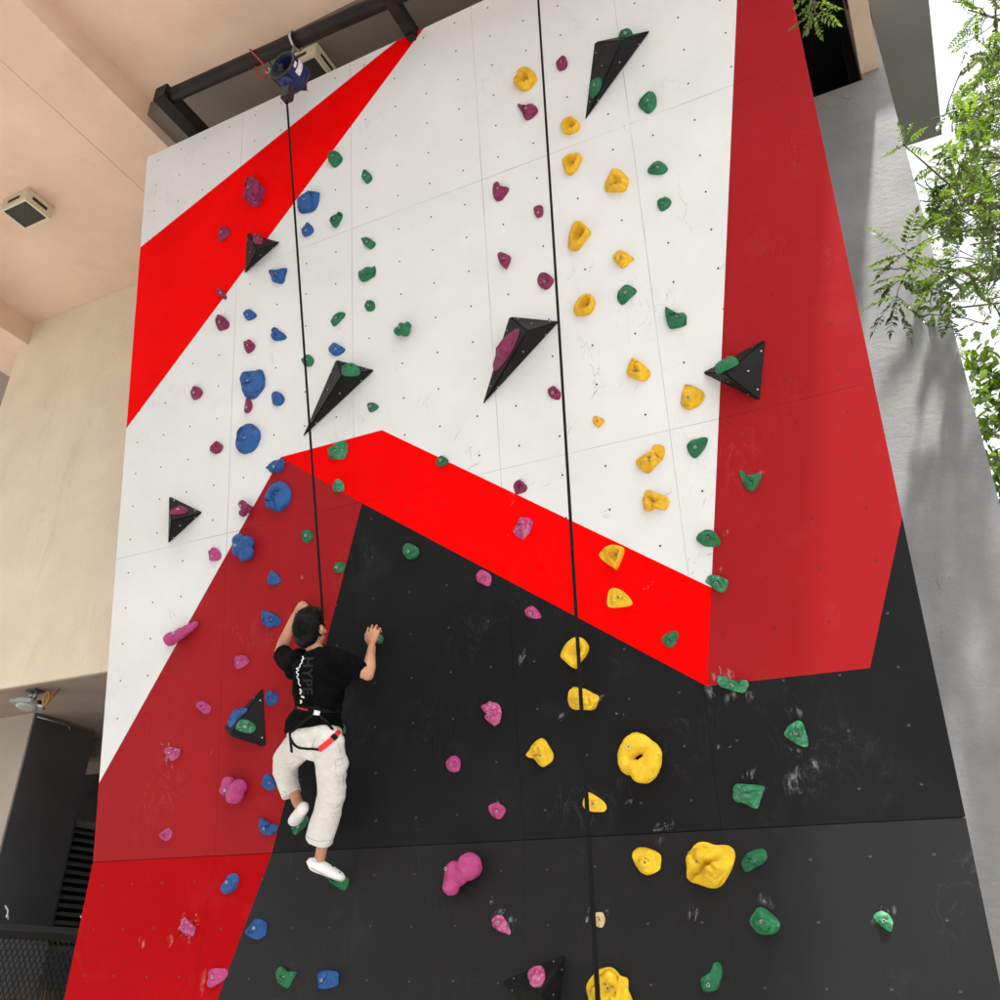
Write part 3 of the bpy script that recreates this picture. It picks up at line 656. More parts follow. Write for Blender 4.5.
hold('G', 'g', [(895, 410), (950, 357), (978, 380), (975, 430), (940, 462), (905, 440)], 'plump green hold right of the largest black volume', bolt=(938, 410), lump=.06)
hold('P', 'h', [(185, 420), (205, 408), (250, 432), (235, 485), (222, 490), (195, 455)], 'magenta triangle hold below the two-pronged one', bolt=(222, 448))
hold('P', 'h', [(385, 540), (405, 513), (440, 520), (465, 550), (440, 590), (400, 580)], 'round magenta hold touching the right rope', bolt=(420, 558), crater=.25, rp=.4)
hold('Y', 'h', [(540, 370), (560, 285), (595, 255), (648, 300), (620, 345), (585, 390), (545, 390)], 'yellow ear-shaped hold right of the right rope', bolt=(592, 312), lump=.06, **J_)
hold('Y', 'h', [(765, 430), (790, 398), (865, 435), (850, 455), (812, 485), (775, 455)], 'yellow shelf hold right of the ear-shaped one', k=.5, tilt=.5, lump=.06)
hold('G', 'h', [(785, 640), (800, 590), (835, 570), (880, 600), (845, 640), (808, 670)], 'green hold below the yellow shelf hold', bolt=(830, 615), lump=.06)
hold('Y', 'h', [(570, 690), (610, 620), (640, 612), (672, 655), (645, 710), (580, 722)], 'yellow hold right of the black volume with the long magenta hold', bolt=(625, 660), lump=.08, **J_)
hold('P', 'h', [(160, 940), (195, 870), (255, 800), (288, 795), (265, 870), (210, 960), (165, 1000)], 'long magenta hold lying along the left side of a black volume', vol=('v3', 0, 2), k=.45, lump=.1)
hold('G', 'i', [(437, 560), (470, 510), (500, 505), (537, 540), (505, 568)], 'green fin-shaped hold below the plump green hold', bolt=(490, 540), lump=.06)
hold('G', 'i', [(485, 700), (520, 685), (553, 700), (545, 730), (510, 752), (490, 735)], 'small round green hold under the green fin-shaped hold', bolt=(514, 718), lump=.06)
hold('G', 'j', [(427, 345), (440, 335), (475, 365), (525, 365), (530, 400), (520, 425), (455, 437), (435, 400)], 'jagged green hold left of the white board\'s red border', bolt=(487, 382), lump=.2)
hold('Y', 'j', [(232, 650), (255, 595), (285, 600), (348, 655), (320, 700), (260, 685), (240, 675)], 'yellow hold with a dark socket midway down the white board', bolt=(280, 652), crater=.4, rp=.35, k=.5, lump=.06)
hold('Y', 'j', [(518, 730), (530, 722), (612, 755), (600, 810), (545, 845), (505, 815)], 'yellow saddle hold below the jagged green one', bolt=(543, 793), lump=.2)
hold('Y', 'j', [(62, 890), (75, 880), (118, 900), (110, 922), (90, 935), (65, 912)], 'tiny yellow hold just right of the right rope on white')
hold('G', 'j', [(670, 640), (685, 600), (740, 570), (785, 595), (770, 615), (690, 655)], 'bright green crescent on top of the black volume on the red border', vol=('v5', 0, 1), k=.5, crater=.3, rp=.4)
hold('Y', 'k', [(285, 300), (345, 265), (370, 220), (418, 240), (412, 290), (375, 325), (335, 365), (300, 340)], 'big yellow bone-shaped hold on the lower white board', lump=.16)
hold('Y', 'k', [(312, 500), (325, 453), (360, 455), (438, 490), (425, 545), (380, 540), (330, 552)], 'yellow hold with a round eye under the bone-shaped one', bolt=(362, 503), crater=.4, rp=.35, k=.5, lump=.06)
hold('G', 'k', [(533, 240), (560, 200), (620, 183), (637, 200), (610, 255), (568, 287)], 'dark green hold near the lower right of the white board', bolt=(578, 238), lump=.08)
hold('G', 'k', [(795, 360), (808, 350), (835, 375), (890, 365), (908, 370), (880, 435), (850, 453), (815, 415)], 'green horned hold alone on the right dark red panel', bolt=(855, 410), lump=.08)
hold('G', 'k', [(580, 685), (620, 650), (665, 652), (698, 700), (690, 725), (640, 732), (590, 710)], 'green shell hold on the border of white and dark red', bolt=(643, 690), lump=.1)
hold('H', 'k', [(627, 905), (650, 873), (715, 885), (740, 910), (720, 955), (685, 955), (650, 925)], 'green shell hold at the corner of white, bright red and dark red', bolt=(682, 920), lump=.1)
hold('Y', 'k', [(92, 775), (145, 727), (200, 730), (215, 755), (180, 840), (160, 835)], 'yellow beak-shaped hold at the upper edge of the bright red band', bolt=(170, 768), lump=.06, **J_)
hold('W', 'm', [(785, 320), (810, 290), (860, 305), (900, 345), (895, 375), (790, 382)], 'yellow shelf hold inside the bright red band', k=.5, crater=.4, rp=.4, tilt=.3, lump=.06)
hold('W', 'm', [(553, 620), (600, 545), (650, 537), (685, 575), (675, 620), (640, 665), (620, 692), (570, 655)], 'yellow pointed jug crossed by the right rope at the top of the black', bolt=(632, 600), lump=.06, **J_)
hold('W', 'm', [(590, 820), (620, 787), (700, 810), (737, 835), (720, 890), (680, 900), (595, 885)], 'yellow molar-shaped hold crossed by the right rope', lump=.18)
hold('Q', 'm', [(130, 225), (155, 197), (200, 225), (198, 270), (180, 277), (135, 255)], 'magenta hold on the black just under the bright red band', bolt=(172, 240), crater=.3, rp=.4)
hold('Q', 'm', [(375, 400), (400, 378), (430, 395), (453, 435), (410, 440), (380, 425)], 'magenta drop-shaped hold lower right of the one under the red band', bolt=(403, 420))
hold('C', 'm', [(158, 885), (200, 858), (245, 880), (250, 930), (230, 972), (195, 965), (175, 910)], 'crumpled pink hold in the middle of the black area', bolt=(210, 915), **R_)
hold('P', 'l', [(490, 150), (520, 130), (550, 165), (545, 195), (520, 195), (495, 175)], 'magenta hold touching the right rope below the long black volume', bolt=(515, 165))
hold('P', 'l', [(315, 625), (345, 597), (382, 630), (375, 655), (330, 668)], 'magenta hold on white just above the bright red band', bolt=(355, 630), crater=.3, rp=.4)
hold('C', 'l', [(312, 850), (350, 800), (395, 790), (405, 830), (365, 892), (320, 870)], 'chalky crumpled magenta hold inside the bright red band', **R_)
# black area and lower black board
hold('Q', 'n', [(100, 310), (128, 290), (152, 310), (145, 350), (120, 353), (103, 335)], 'small round magenta hold on black, left of the yellow tooth', crater=.3, rp=.4)
hold('Q', 'n', [(263, 485), (295, 472), (328, 500), (300, 535), (270, 515)], 'magenta hold just above the joint of the lower black board', bolt=(298, 508), crater=.2, rp=.4)
hold('W', 'n', [(408, 283), (460, 228), (500, 265), (508, 305), (470, 332), (440, 305)], 'yellow tooth-shaped hold left of the right rope on black', bolt=(465, 292), lump=.16)
hold('W', 'n', [(765, 280), (800, 222), (850, 210), (920, 265), (920, 330), (890, 380), (855, 388), (810, 355), (775, 345)], 'big yellow doughnut hold on black with a deep central hole', k=.4, bolt=(843, 300), bpos=(812, 258), balls=ring_balls([(765, 280), (800, 222), (850, 210), (920, 265), (920, 330), (890, 380), (855, 388), (810, 352), (775, 345)], (840, 298)))
hold('W', 'n', [(640, 435), (680, 450), (713, 480), (705, 505), (650, 505), (625, 480)], 'yellow wedge half behind the right rope, left of the doughnut hold', lump=.08)
hold('W', 'n', [(815, 670), (845, 643), (910, 665), (922, 700), (905, 735), (850, 740)], 'yellow horned hold just below the joint, left of the biggest yellow one', bolt=(868, 705), lump=.2)
hold('Q', 'n', [(85, 790), (105, 710), (165, 670), (210, 665), (238, 715), (215, 760), (165, 775), (150, 810), (105, 828)], 'big pink three-lobed hold on the lower black board', bolt=(122, 731), balls=[(190, 716, 46, .075), (132, 737, 36, .06), (160, 738, 38, .06), (120, 793, 32, .05), (126, 766, 33, .05), (152, 760, 28, .045)])
hold('C', 'n', [(275, 920), (310, 905), (335, 940), (343, 975), (325, 972), (285, 950)], 'pink drop-shaped hold with chalk fingerprints on the lower black board', bolt=(300, 935))
hold('K', 'n', [(672, 900), (700, 895), (710, 925), (700, 950), (676, 945)], 'small cream chalked hold right beside the right rope on the lower board')
hold('H', 'o', [(488, 180), (510, 178), (560, 200), (630, 200), (635, 235), (610, 262), (530, 245), (490, 225)], 'chalky green bar hold under the lower corner of the dark red panel', bolt=(558, 228), lump=.2)
hold('H', 'o', [(820, 460), (870, 412), (905, 410), (925, 450), (938, 525), (890, 522), (840, 490)], 'green claw hold with chalk above and below on the right of the black', bolt=(878, 465), crater=.4, rp=.35)
hold('H', 'o', [(570, 770), (585, 722), (640, 720), (715, 735), (700, 800), (675, 845), (620, 820), (575, 800)], 'chalky green splayed hold just above the joint on the right', bolt=(645, 775), lump=.22)
hold('G', 't', [(35, 890), (70, 873), (80, 890), (65, 918), (50, 920), (38, 905)], 'green hold in the right end of the bright red band', bolt=(57, 902))
hold('W', 'p', [(285, 190), (330, 140), (380, 148), (440, 165), (435, 230), (385, 293), (295, 265), (290, 225)], 'biggest yellow hold, a split boulder below the joint', k=.42, lump=.16, bpos=(323, 205), groove=((292, 262), (430, 160), .045, .45))
hold('G', 'p', [(472, 200), (500, 170), (540, 163), (555, 190), (530, 215), (490, 240), (475, 225)], 'green kidney hold right of the biggest yellow hold', bolt=(522, 203))
hold('G', 'p', [(500, 395), (525, 358), (560, 370), (598, 410), (580, 445), (530, 445), (505, 420)], 'smooth green oval hold on the lower black board', bolt=(540, 406), lump=.06)
hold('H', 'p', [(915, 385), (940, 370), (973, 395), (968, 435), (950, 430), (920, 405)], 'small chalky green hold near the right edge of the lower board', bolt=(947, 403))
hold('G', 'p', [(338, 600), (365, 575), (375, 550), (395, 543), (405, 570), (390, 630), (345, 637)], 'green sock-shaped hold at the bottom of the lower black board', bolt=(362, 617))
hold('W', 'q', [(620, 640), (650, 560), (700, 500), (770, 480), (850, 540), (900, 560), (905, 640), (930, 730), (880, 800), (720, 820), (640, 760)], 'big yellow hold behind the right rope at the bottom of the photo', k=.4, crater=.5, rp=.3, bolt=(765, 630), lump=.12)
hold('C', 'q', [(200, 570), (220, 500), (265, 458), (305, 475), (315, 540), (285, 605), (235, 612)], 'magenta hold on top of the chalk-scratched black volume', vol=('v8', 0, 1), k=.5, lump=.2)

upper_rows = [.17+.3035*i for i in range(8)]+[2.44+.145+.3035*i for i in range(8)]+[4.88+.155+.303*i for i in range(6)]
upper = board('upper_board', PU, UPF, 0, TOP, upper_rows, wall)
lower = board('lower_board', PLW, LOF, 0, SEAM-.004, [SEAM-.17-.305*i for i in range(8)], wall)
boxes_ = MB(); boxes_.box((XL+.01, XR-.01), (.036, .05), (SEAM-.12, SEAM+.1)); boxes_.build('joint_light_stop', M['hole'], wall)  # black strip added behind the board joint to stop light leaking through
for x in (-5.9, -3.2, -.5):
    s_ = MB(); s_.tube([(x, .30, 0), (x, .30, SEAM), (x, .27-6.4*sl_, SEAM+6.4*cl_)], .05, 4, flat=(1, 0, 0)); s_.build('steel_post', M['steel'], wall)

# chalk and rub marks: short strokes laid 1 mm proud of the paint
def strokes(spots, mat, name):
    mb = MB()
    for u, v, n, sx, sy, L_, wd, ang in spots:
        for _ in range(n):
            uu, vv = u+random.gauss(0, sx*.5), v+random.gauss(0, sy*.5); fr = frame_at(uu, vv)
            a = math.radians(ang+random.gauss(0, 22)); x0, y0 = uv_on(uu, vv, fr); cv = random.uniform(-.5, .5); L2 = L_*random.uniform(.4, 1.2); w2 = wd*random.uniform(.3, .85)
            P_ = []
            for i in range(5):
                t = i/4-.5; P_.append((x0+math.cos(a+cv*t)*L2*t, y0+math.sin(a+cv*t)*L2*t))
            vs = []
            for i, p in enumerate(P_):
                ww = w2*(.25+math.sin(PI*(i+.3)/4.6))*.5; nx, ny = -math.sin(a), math.cos(a)
                for s2 in (-1, 1):
                    q_ = (max(XL+.01, min(XR-.01, p[0]+nx*ww*s2)), p[1]+ny*ww*s2)
                    vs.append(fr[0]+fr[1]*q_[0]+fr[2]*q_[1]+fr[3]*(.0012+random.uniform(0, .0004)))
            mb.add(vs, [(2*i, 2*i+1, 2*i+3, 2*i+2) for i in range(4)])
    return mb.build(name, mat, wall)
CH = [(727, 673, 12, 14, 6, .05, .012, 110), (737, 697, 12, 24, 5, .05, .014, 80), (711, 692, 6, 5, 5, .06, .014, 90), (797, 714, 8, 9, 5, .045, .012, 100), (795, 751, 9, 12, 4, .035, .012, 90),
         (796, 778, 7, 4, 7, .09, .03, 80), (817, 764, 4, 4, 8, .06, .012, 110), (748, 776, 14, 16, 7, .04, .009, 70), (756, 800, 4, 20, 10, .03, .01, 60), (690, 914, 10, 9, 8, .05, .012, 90),
         (673, 822, 8, 10, 9, .045, .012, 80), (663, 835, 7, 10, 7, .07, .014, 60), (764, 901, 13, 12, 5, .045, .011, 80), (760, 854, 8, 10, 4, .04, .01, 80), (872, 918, 7, 8, 7, .035, .01, 60), (893, 910, 4, 4, 4, .03, .01, 60),
         (731, 747, 5, 22, 2, .025, .012, 20), (524, 655, 4, 4, 8, .08, .016, 80), (503, 912, 12, 10, 8, .045, .009, 50), (512, 922, 9, 9, 8, .05, .010, 40), (606, 914, 6, 5, 9, .035, .008, 60), (588, 914, 6, 3, 7, .035, .009, 60),
         (500, 803, 6, 8, 4, .03, .008, 80), (600, 698, 5, 7, 4, .035, .014, 0), (621, 714, 5, 8, 2, .04, .012, -20), (493, 900, 6, 7, 4, .03, .008, 70),
         (184, 922, 9, 14, 14, .03, .010, 60), (172, 942, 7, 6, 5, .05, .014, 60), (197, 916, 10, 5, 10, .022, .009, 60), (142, 934, 7, 5, 24, .04, .012, 75), (203, 985, 4, 2, 10, .10, .010, 88), (188, 940, 6, 8, 5, .03, .012, 110),
         (169, 744, 7, 8, 4, .03, .010, 90), (166, 762, 6, 6, 5, .035, .014, 80), (213, 747, 4, 3, 9, .04, .012, 90), (163, 825, 8, 9, 4, .022, .009, 90), (512, 500, 3, 2, 5, .045, .016, 90), (510, 535, 5, 5, 7, .03, .012, 60), (303, 576, 3, 2, 3, .03, .010, 60),
         (733, 474, 5, 3, 7, .03, .010, 60), (755, 473, 4, 8, 2, .03, .009, 10), (727, 532, 5, 8, 3, .04, .010, 30), (717, 571, 5, 10, 3, .035, .009, 50), (628, 800, 3, 4, 3, .03, .012, 30), (559, 718, 4, 6, 3, .03, .010, 10)]
M['puff'], nt, b = new_mat('chalk_dust')
b.inputs['Base Color'].default_value = (.66, .66, .66, 1); b.inputs['Roughness'].default_value = .95
uvn = nt.nodes.new('ShaderNodeTexCoord'); sx_ = nt.nodes.new('ShaderNodeSeparateXYZ'); nt.links.new(uvn.outputs['UV'], sx_.inputs[0])
rr_ = mth(nt, 'SQRT', mth(nt, 'ADD', mth(nt, 'POWER', mth(nt, 'SUBTRACT', sx_.outputs[0], .5), 2), mth(nt, 'POWER', mth(nt, 'SUBTRACT', sx_.outputs[1], .5), 2)))
fall = ramp(nt, rr_, .08, .47, 1, 0)
grain = mth(nt, 'MULTIPLY', ramp(nt, noise_tex(nt, coords(nt, 'Object', (1.0, 1.0, .45)), 34, 7, .72, .8), .46, .72), ramp(nt, noise_tex(nt, coords(nt), 230, 4, .7), .3, .65, .25, 1))
tr = nt.nodes.new('ShaderNodeBsdfTransparent'); mx = nt.nodes.new('ShaderNodeMixShader')
nt.links.new(mth(nt, 'MULTIPLY', mth(nt, 'MULTIPLY', fall, grain), .48), mx.inputs[0])
nt.links.new(tr.outputs[0], mx.inputs[1]); nt.links.new(b.outputs[0], mx.inputs[2]); nt.links.new(mx.outputs[0], nt.nodes['Material Output'].inputs[0])
def puffs(spots):
    mb = MB(); lay = 0
    for u, v, n, sx, sy, L_, wd, ang in spots:
        for _ in range(max(1, n//3)):
            uu, vv = u+random.gauss(0, sx*.4), v+random.gauss(0, sy*.4); fr = frame_at(uu, vv); x0, y0 = uv_on(uu, vv, fr)
            a = math.radians(ang+random.gauss(0, 15)); hl, hw = L_*random.uniform(.6, 1.1), max(wd*1.6, L_*.35)*random.uniform(.8, 1.3); lay += 1
            cs = [(-hl, -hw), (hl, -hw), (hl, hw), (-hl, hw)]; vs = []
            for p, q_ in cs:
                X, Y = x0+math.cos(a)*p-math.sin(a)*q_, y0+math.sin(a)*p+math.cos(a)*q_
                if fr is UPF: Y = max(.004, Y)
                else: Y = min(SEAM-.012, Y)
                vs.append(fr[0]+fr[1]*max(XL+.01, min(XR-.01, X))+fr[2]*Y+fr[3]*(.0020+.0003*(lay % 12)))
            mb.add(vs, [(0, 1, 2, 3)])
    o = mb.build('chalk_dust', M['puff'], wall); ul = o.data.uv_layers.new(name='UVMap')
    for i, lp in enumerate(o.data.loops): ul.data[i].uv = ((0, 0), (1, 0), (1, 1), (0, 1))[i % 4]
puffs(CH)
strokes([(c_[0], c_[1], max(1, c_[2]//5))+c_[3:] for c_ in CH], M['chalk'], 'chalk_marks')
strokes([(650, 585, 3, 4, 4, .04, .008, 45), (706, 555, 2, 4, 2, .05, .008, -10), (667, 296, 3, 2, 10, .14, .006, 100), (685, 205, 4, 6, 20, .25, .006, 105), (722, 265, 3, 6, 4, .07, .008, 30), (597, 385, 7, 4, 16, .16, .007, 95), (585, 350, 8, 12, 14, .12, .007, 70),
         (665, 495, 4, 5, 2, .08, .008, 0), (627, 130, 4, 6, 8, .05, .006, 60), (605, 515, 4, 6, 3, .06, .008, -20), (568, 275, 6, 8, 8, .06, .006, 60), (590, 265, 4, 10, 4, .07, .006, 40), (470, 445, 6, 12, 14, .18, .006, 75), (478, 465, 3, 8, 2, .12, .006, 15),
         (570, 425, 4, 3, 12, .15, .006, 70), (425, 400, 4, 12, 12, .16, .005, 60), (395, 365, 3, 3, 10, .1, .006, 90), (235, 400, 3, 10, 30, .2, .004, 88), (170, 615, 4, 8, 4, .07, .008, -35), (272, 360, 3, 2, 8, .18, .006, 105), (338, 330, 4, 8, 4, .06, .006, 20),
         (700, 500, 5, 20, 20, .07, .006, 70), (690, 560, 5, 14, 10, .07, .006, 50), (640, 380, 5, 20, 20, .09, .005, 60), (540, 480, 5, 20, 12, .09, .005, 40)], M['scuff'], 'scuff_marks')

# ------------------------------------------------------------------ building round the wall
def boxes(name, lst, mats, parent=None, bev=0.0):
    mb = MB()
    for b_ in lst: mb.box(*b_)
    o = mb.build(name, mats, parent)
    if bev: bevelled(o, bev)
    return o
YF = -2.85
roof = empty('roof', (-6, 0, 9.8), 'pinkish cream concrete ceiling with step and beams over the climbing wall', 'roof')
boxes('high_ceiling', [((-6.63, .28), (YF, -1.05), (10.1, 10.6))], M['ceil'], roof)
boxes('low_ceiling', [((-10.6, -6.63), (YF, 4.6), (9.76, 10.6))], M['ceil'], roof)
boxes('shade_toned_soffit', [((-6.63, .28), (-1.05, 4.6), (9.9, 10.6))], M['ceil_shade_tone'], roof)  # shade behind the board top is put into this slab's colour
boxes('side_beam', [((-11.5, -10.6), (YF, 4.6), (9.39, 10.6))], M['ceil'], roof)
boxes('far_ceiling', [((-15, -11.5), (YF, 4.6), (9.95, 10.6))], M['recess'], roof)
boxes('edge_beam', [((.28, .43), (YF, .797), (8.79, 10.6))], M['ceil'], roof)
boxes('painted_void_sheet', [((-1.6, .28), (-.4, 4.6), (9.86, 9.899))], M['void_black'], roof)  # near-black sheet paints darkness into the opening beside the edge beam
boxes('inner_cladding', [((.262, .279), (-1.0, .2), (8.9, 9.89))], M['maroon'], roof)
boxes('ceiling_joint', [((-7.36, -7.353), (YF, .8), (9.7585, 9.761))], M['ceil_joint'], roof)
ob_ = empty('sky_blocker', (-7, -13, 0), 'added unseen block keeping front sky light off the climbing wall', 'light blocker')  # unseen mass added behind the camera to shape daylight on the wall
boxes('blocker_mass', [((-15, 1.0), (-20, -13), (0, 19))], M['pillar'], ob_)
for fx in range(-14, 0, 3):
    for fz in (1.2, 5.0, 8.8, 12.6): boxes('blocker_pane', [((fx, fx+1.5), (-12.999, -12.94), (fz, fz+1.7))], M['panel'], ob_)
pw_ = boxes('plaster_wall', [((-10.78, -3.0), (.8, 1.2), (4.36, 9.758))], M['plaster'])
tag(pw_, 'cream plaster wall behind the left edge of the climbing wall', 'wall')
cw_ = boxes('concrete_wall', [((-3.0, .28), (.8, 1.1), (0, 8.72)), ((.28, .47), (.8, 1.1), (0, 10.6))], M['concrete'])
tag(cw_, 'rough grey concrete wall right of the climbing wall with leaf shadows', 'wall')
bk = boxes('back_wall', [((-15, .28), (4.6, 4.8), (0, 10.6))], M['void_black']); tag(bk, 'unlit dark wall deep behind the climbing wall', 'wall')  # unlit depth painted in with a near-black colour
sd_ = boxes('side_partition', [((.20, .28), (1.1, 4.6), (0, 10.6))], M['void_black']); tag(sd_, 'dark partition behind the grey concrete wall', 'wall')  # darkness of the void is put into its colour
cn = boxes('canopy', [((.48, .955), (.45, 2.52), (9.5, 9.75))], M['canopy']); tag(cn, 'dark grey roof canopy jutting out above the grey concrete wall', 'canopy')
rs = empty('recess_ceiling', (-9, 2, 4.4), 'brown soffit over the dark recess at lower left', 'ceiling')
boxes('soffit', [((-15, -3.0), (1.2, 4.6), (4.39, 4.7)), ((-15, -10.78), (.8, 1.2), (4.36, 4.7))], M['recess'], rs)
boxes('downstand', [((-10.9, -6), (2.95, 3.15), (4.15, 4.388))], M['pillar'], rs)
boxes('soffit_edge', [((-10.9, -3.0), (.83, 1.198), (4.345, 4.359))], M['recess'], rs)
pl = empty('pillar', (-10.4, 2.1, 0), 'pale plaster pillar with charcoal side panel under the brown soffit', 'pillar')
boxes('shaft', [((-11.6, -9.765), (1.72, 2.57), (0, 4.388))], M['pillar'], pl)
boxes('side_panel', [((-9.764, -9.735), (1.722, 2.60), (2.0, 4.36))], M['panel'], pl)
boxes('lower_panel', [((-9.764, -9.731), (1.722, 2.60), (0, 2.0))], M['pale_panel'], pl)
s_ = MB(); s_.tube([(-9.72, 1.74, 4.345), (-9.72, 2.12, 4.345), (-9.72, 2.2, 4.335), (-9.72, 2.22, 4.29)], .011, 8); s_.build('conduit', M['galv'], pl, True)
lv = empty('louvre_panel', (-9.85, 3.1, 2.0), 'dark grey louvred panel of horizontal slats between the pillar and the red board', 'louvre')
boxes('frame', [((-9.9, -9.83), (2.62, 2.70), (1.9, 3.34)), ((-9.9, -9.83), (2.70, 3.75), (3.26, 3.34)), ((-9.9, -9.83), (2.70, 3.75), (1.9, 1.97)), ((-9.9, -9.83), (3.75, 3.83), (1.9, 3.34))], M['louvre'], lv)
mb = MB()
for i in range(14):
    z = 2.01+i*.091; mb.obox((-9.865, 3.225, z+.02), V((.026, 0, -.020)), V((0, .522, 0)), V((.003, 0, .004)))
mb.build('slats', M['louvre'], lv)
boxes('dark_backing', [((-9.97, -9.93), (2.65, 3.8), (1.9, 3.34))], M['void_black'], lv)

gt = empty('mesh_gate', (-9.0, 1.6, 0), 'black wire mesh gate with a thick top rail at lower left', 'gate')
ga, gb = atX(0, 924, -9.0), atX(88, 936, -8.3)
gd = V((gb.x-ga.x, gb.y-ga.y, 0)).normalized(); gl_ = (gb-ga).length; g0 = V((ga.x, ga.y, 0))-gd*1.0; GL = 2.6
mb = MB(); mb.tube([g0+V((0, 0, 2.08)), g0+gd*GL+V((0, 0, 2.00))], .062, 4, flat=(0, 0, 1)); mb.build('top_rail', M['black_plastic'], gt)
mb = MB(); mb.tube([g0+V((0, 0, .15)), g0+gd*GL+V((0, 0, .15))], .04, 4, flat=(0, 0, 1)); mb.build('bottom_rail', M['black_plastic'], gt)
for k in (0.0, GL): 
    mb = MB(); mb.tube([g0+gd*k, g0+gd*k+V((0, 0, 2.05))], .035, 10); mb.build('gate_post', M['black_plastic'], gt)
mb = MB(); zt, zb, pit, slope = 2.02, .17, .052, 2.1
k = -(zt-zb)/slope
while k < GL:
    for sgn in (1, -1):
        a0, a1 = (k, k+(zt-zb)/slope) if sgn == 1 else (k+(zt-zb)/slope, k)
        p, q_ = V((a0, zb, 0)), V((a1, zt, 0))
        lo, hi = 0.0, 1.0
        d = q_.x-p.x
        ta, tb = (0-p.x)/d, (GL-p.x)/d
        lo, hi = max(0, min(ta, tb)), min(1, max(ta, tb))
        if hi-lo > .02:
            P1, P2 = p.lerp(q_, lo), p.lerp(q_, hi)
            mb.tube([g0+gd*P1.x+V((0, .004*sgn, P1.y)), g0+gd*P2.x+V((0, .004*sgn, P2.y))], .0058, 4, cap=False)
    k += pit
mb.build('wire_mesh', M['wire'], gt)
def tie(u, v, x):
    p = atX(u, v, x)+V((.09, -.02, 0)); mb = MB()
    mb.tube([p+V((0, -.03, .09)), p+V((.02, 0, .05)), p+V((.015, .01, 0)), p+V((.02, .03, -.03))], .008, 6); mb.ball(p+V((.015, .012, -.005)), .015, 8, 6)
    return mb.build('cable_tie', M['label'], None, True)
tag(tie(1, 916, -9.0), 'white cable tie on the gate rail at the left edge of the photo', 'cable tie')
tag(tie(76, 926, -8.4), 'white cable tie on the gate rail beside the red board', 'cable tie')
random.seed(11)
mb = MB()
for i in range(420):
    b_ = V((-6.9+random.gauss(0, .22), .36+random.gauss(0, .12), 0)); L_ = random.uniform(1.0, 1.85); a = random.uniform(0, 2*PI); ln = random.uniform(.05, .35)
    P_ = [b_+V((math.cos(a)*ln*t*t, math.sin(a)*ln*t*t*.6, L_*t*(1-.12*t))) for t in (0, .35, .7, 1)]
    wv = V((-math.sin(a), math.cos(a), 0))*.004
    mb.add([x for i_, p in enumerate(P_) for x in (p-wv*(1-i_*.3), p+wv*(1-i_*.3))], [(0, 1, 3, 2), (2, 3, 5, 4), (4, 5, 7, 6)])
dg_ = mb.build('dry_grass_clump', M['straw'], None); tag(dg_, 'clump of dry ornamental grass in the dark gap beside the red board', 'plant')

# floodlight under the soffit
fp = atZ(35, 690, 4.343)
fl = empty('floodlight', fp, 'grey floodlight bracketed under the brown soffit at lower left', 'lamp')
mb = MB(); mb.box((fp.x-.075, fp.x+.075), (fp.y-.06, fp.y+.06), (fp.z-.02, fp.z-.001)); mb.build('mount_plate', M['panel'], fl)
mb = MB(); mb.tube([fp+V((-.02, 0, -.02)), fp+V((-.035, -.01, -.10))], .028, 10); mb.tube([fp+V((.04, 0, -.02)), fp+V((.03, -.01, -.11))], .022, 8); mb.build('bracket', M['galv'], fl, True)
hc = fp+V((-.03, -.02, -.15)); hx, hy, hz = V((.97, .12, -.05)).normalized(), V((-.1, .95, -.25)).normalized(), V((.0, .25, .95)).normalized()
mb = MB(); mb.ball(hc, (.155, .12, .045), 24, 10, 0, (hx, hy, hz)); mb.obox(hc-hz*.012, hx*.15, hy*.105, hz*.02); mb.fused('housing', M['lamp_grey'], .008, fl, 4)
mb = MB(); mb.ball(hc-hz*.035, (.125, .095, .03), 20, 8, 0, (hx, hy, hz)); mb.build('lens', M['glass'], fl, True)
mb = MB(); mb.ball(hc+hx*.15+hz*.01, .026, 10, 8); mb.build('knob', M['steel'], fl, True)
mb = MB(); mb.tube([hc+hx*.15-hz*.02, hc+hx*.23-hz*.04], .012, 8); mb.build('gland', M['label'], fl, True)
lc = hc+V((.265, 0, .03)); mb = MB()
mb.tube([hc+hx*.23-hz*.04]+[lc+V((.045*math.cos(t), .01*t/6, .065*math.sin(t))) for t in [(-PI*.5+i*PI/8) for i in range(34)]]+[lc+V((.03, .1, .12)), fp+V((.12, .12, -.01))], .0085, 8)
mb.build('cable', M['yellowcable'], fl, True)

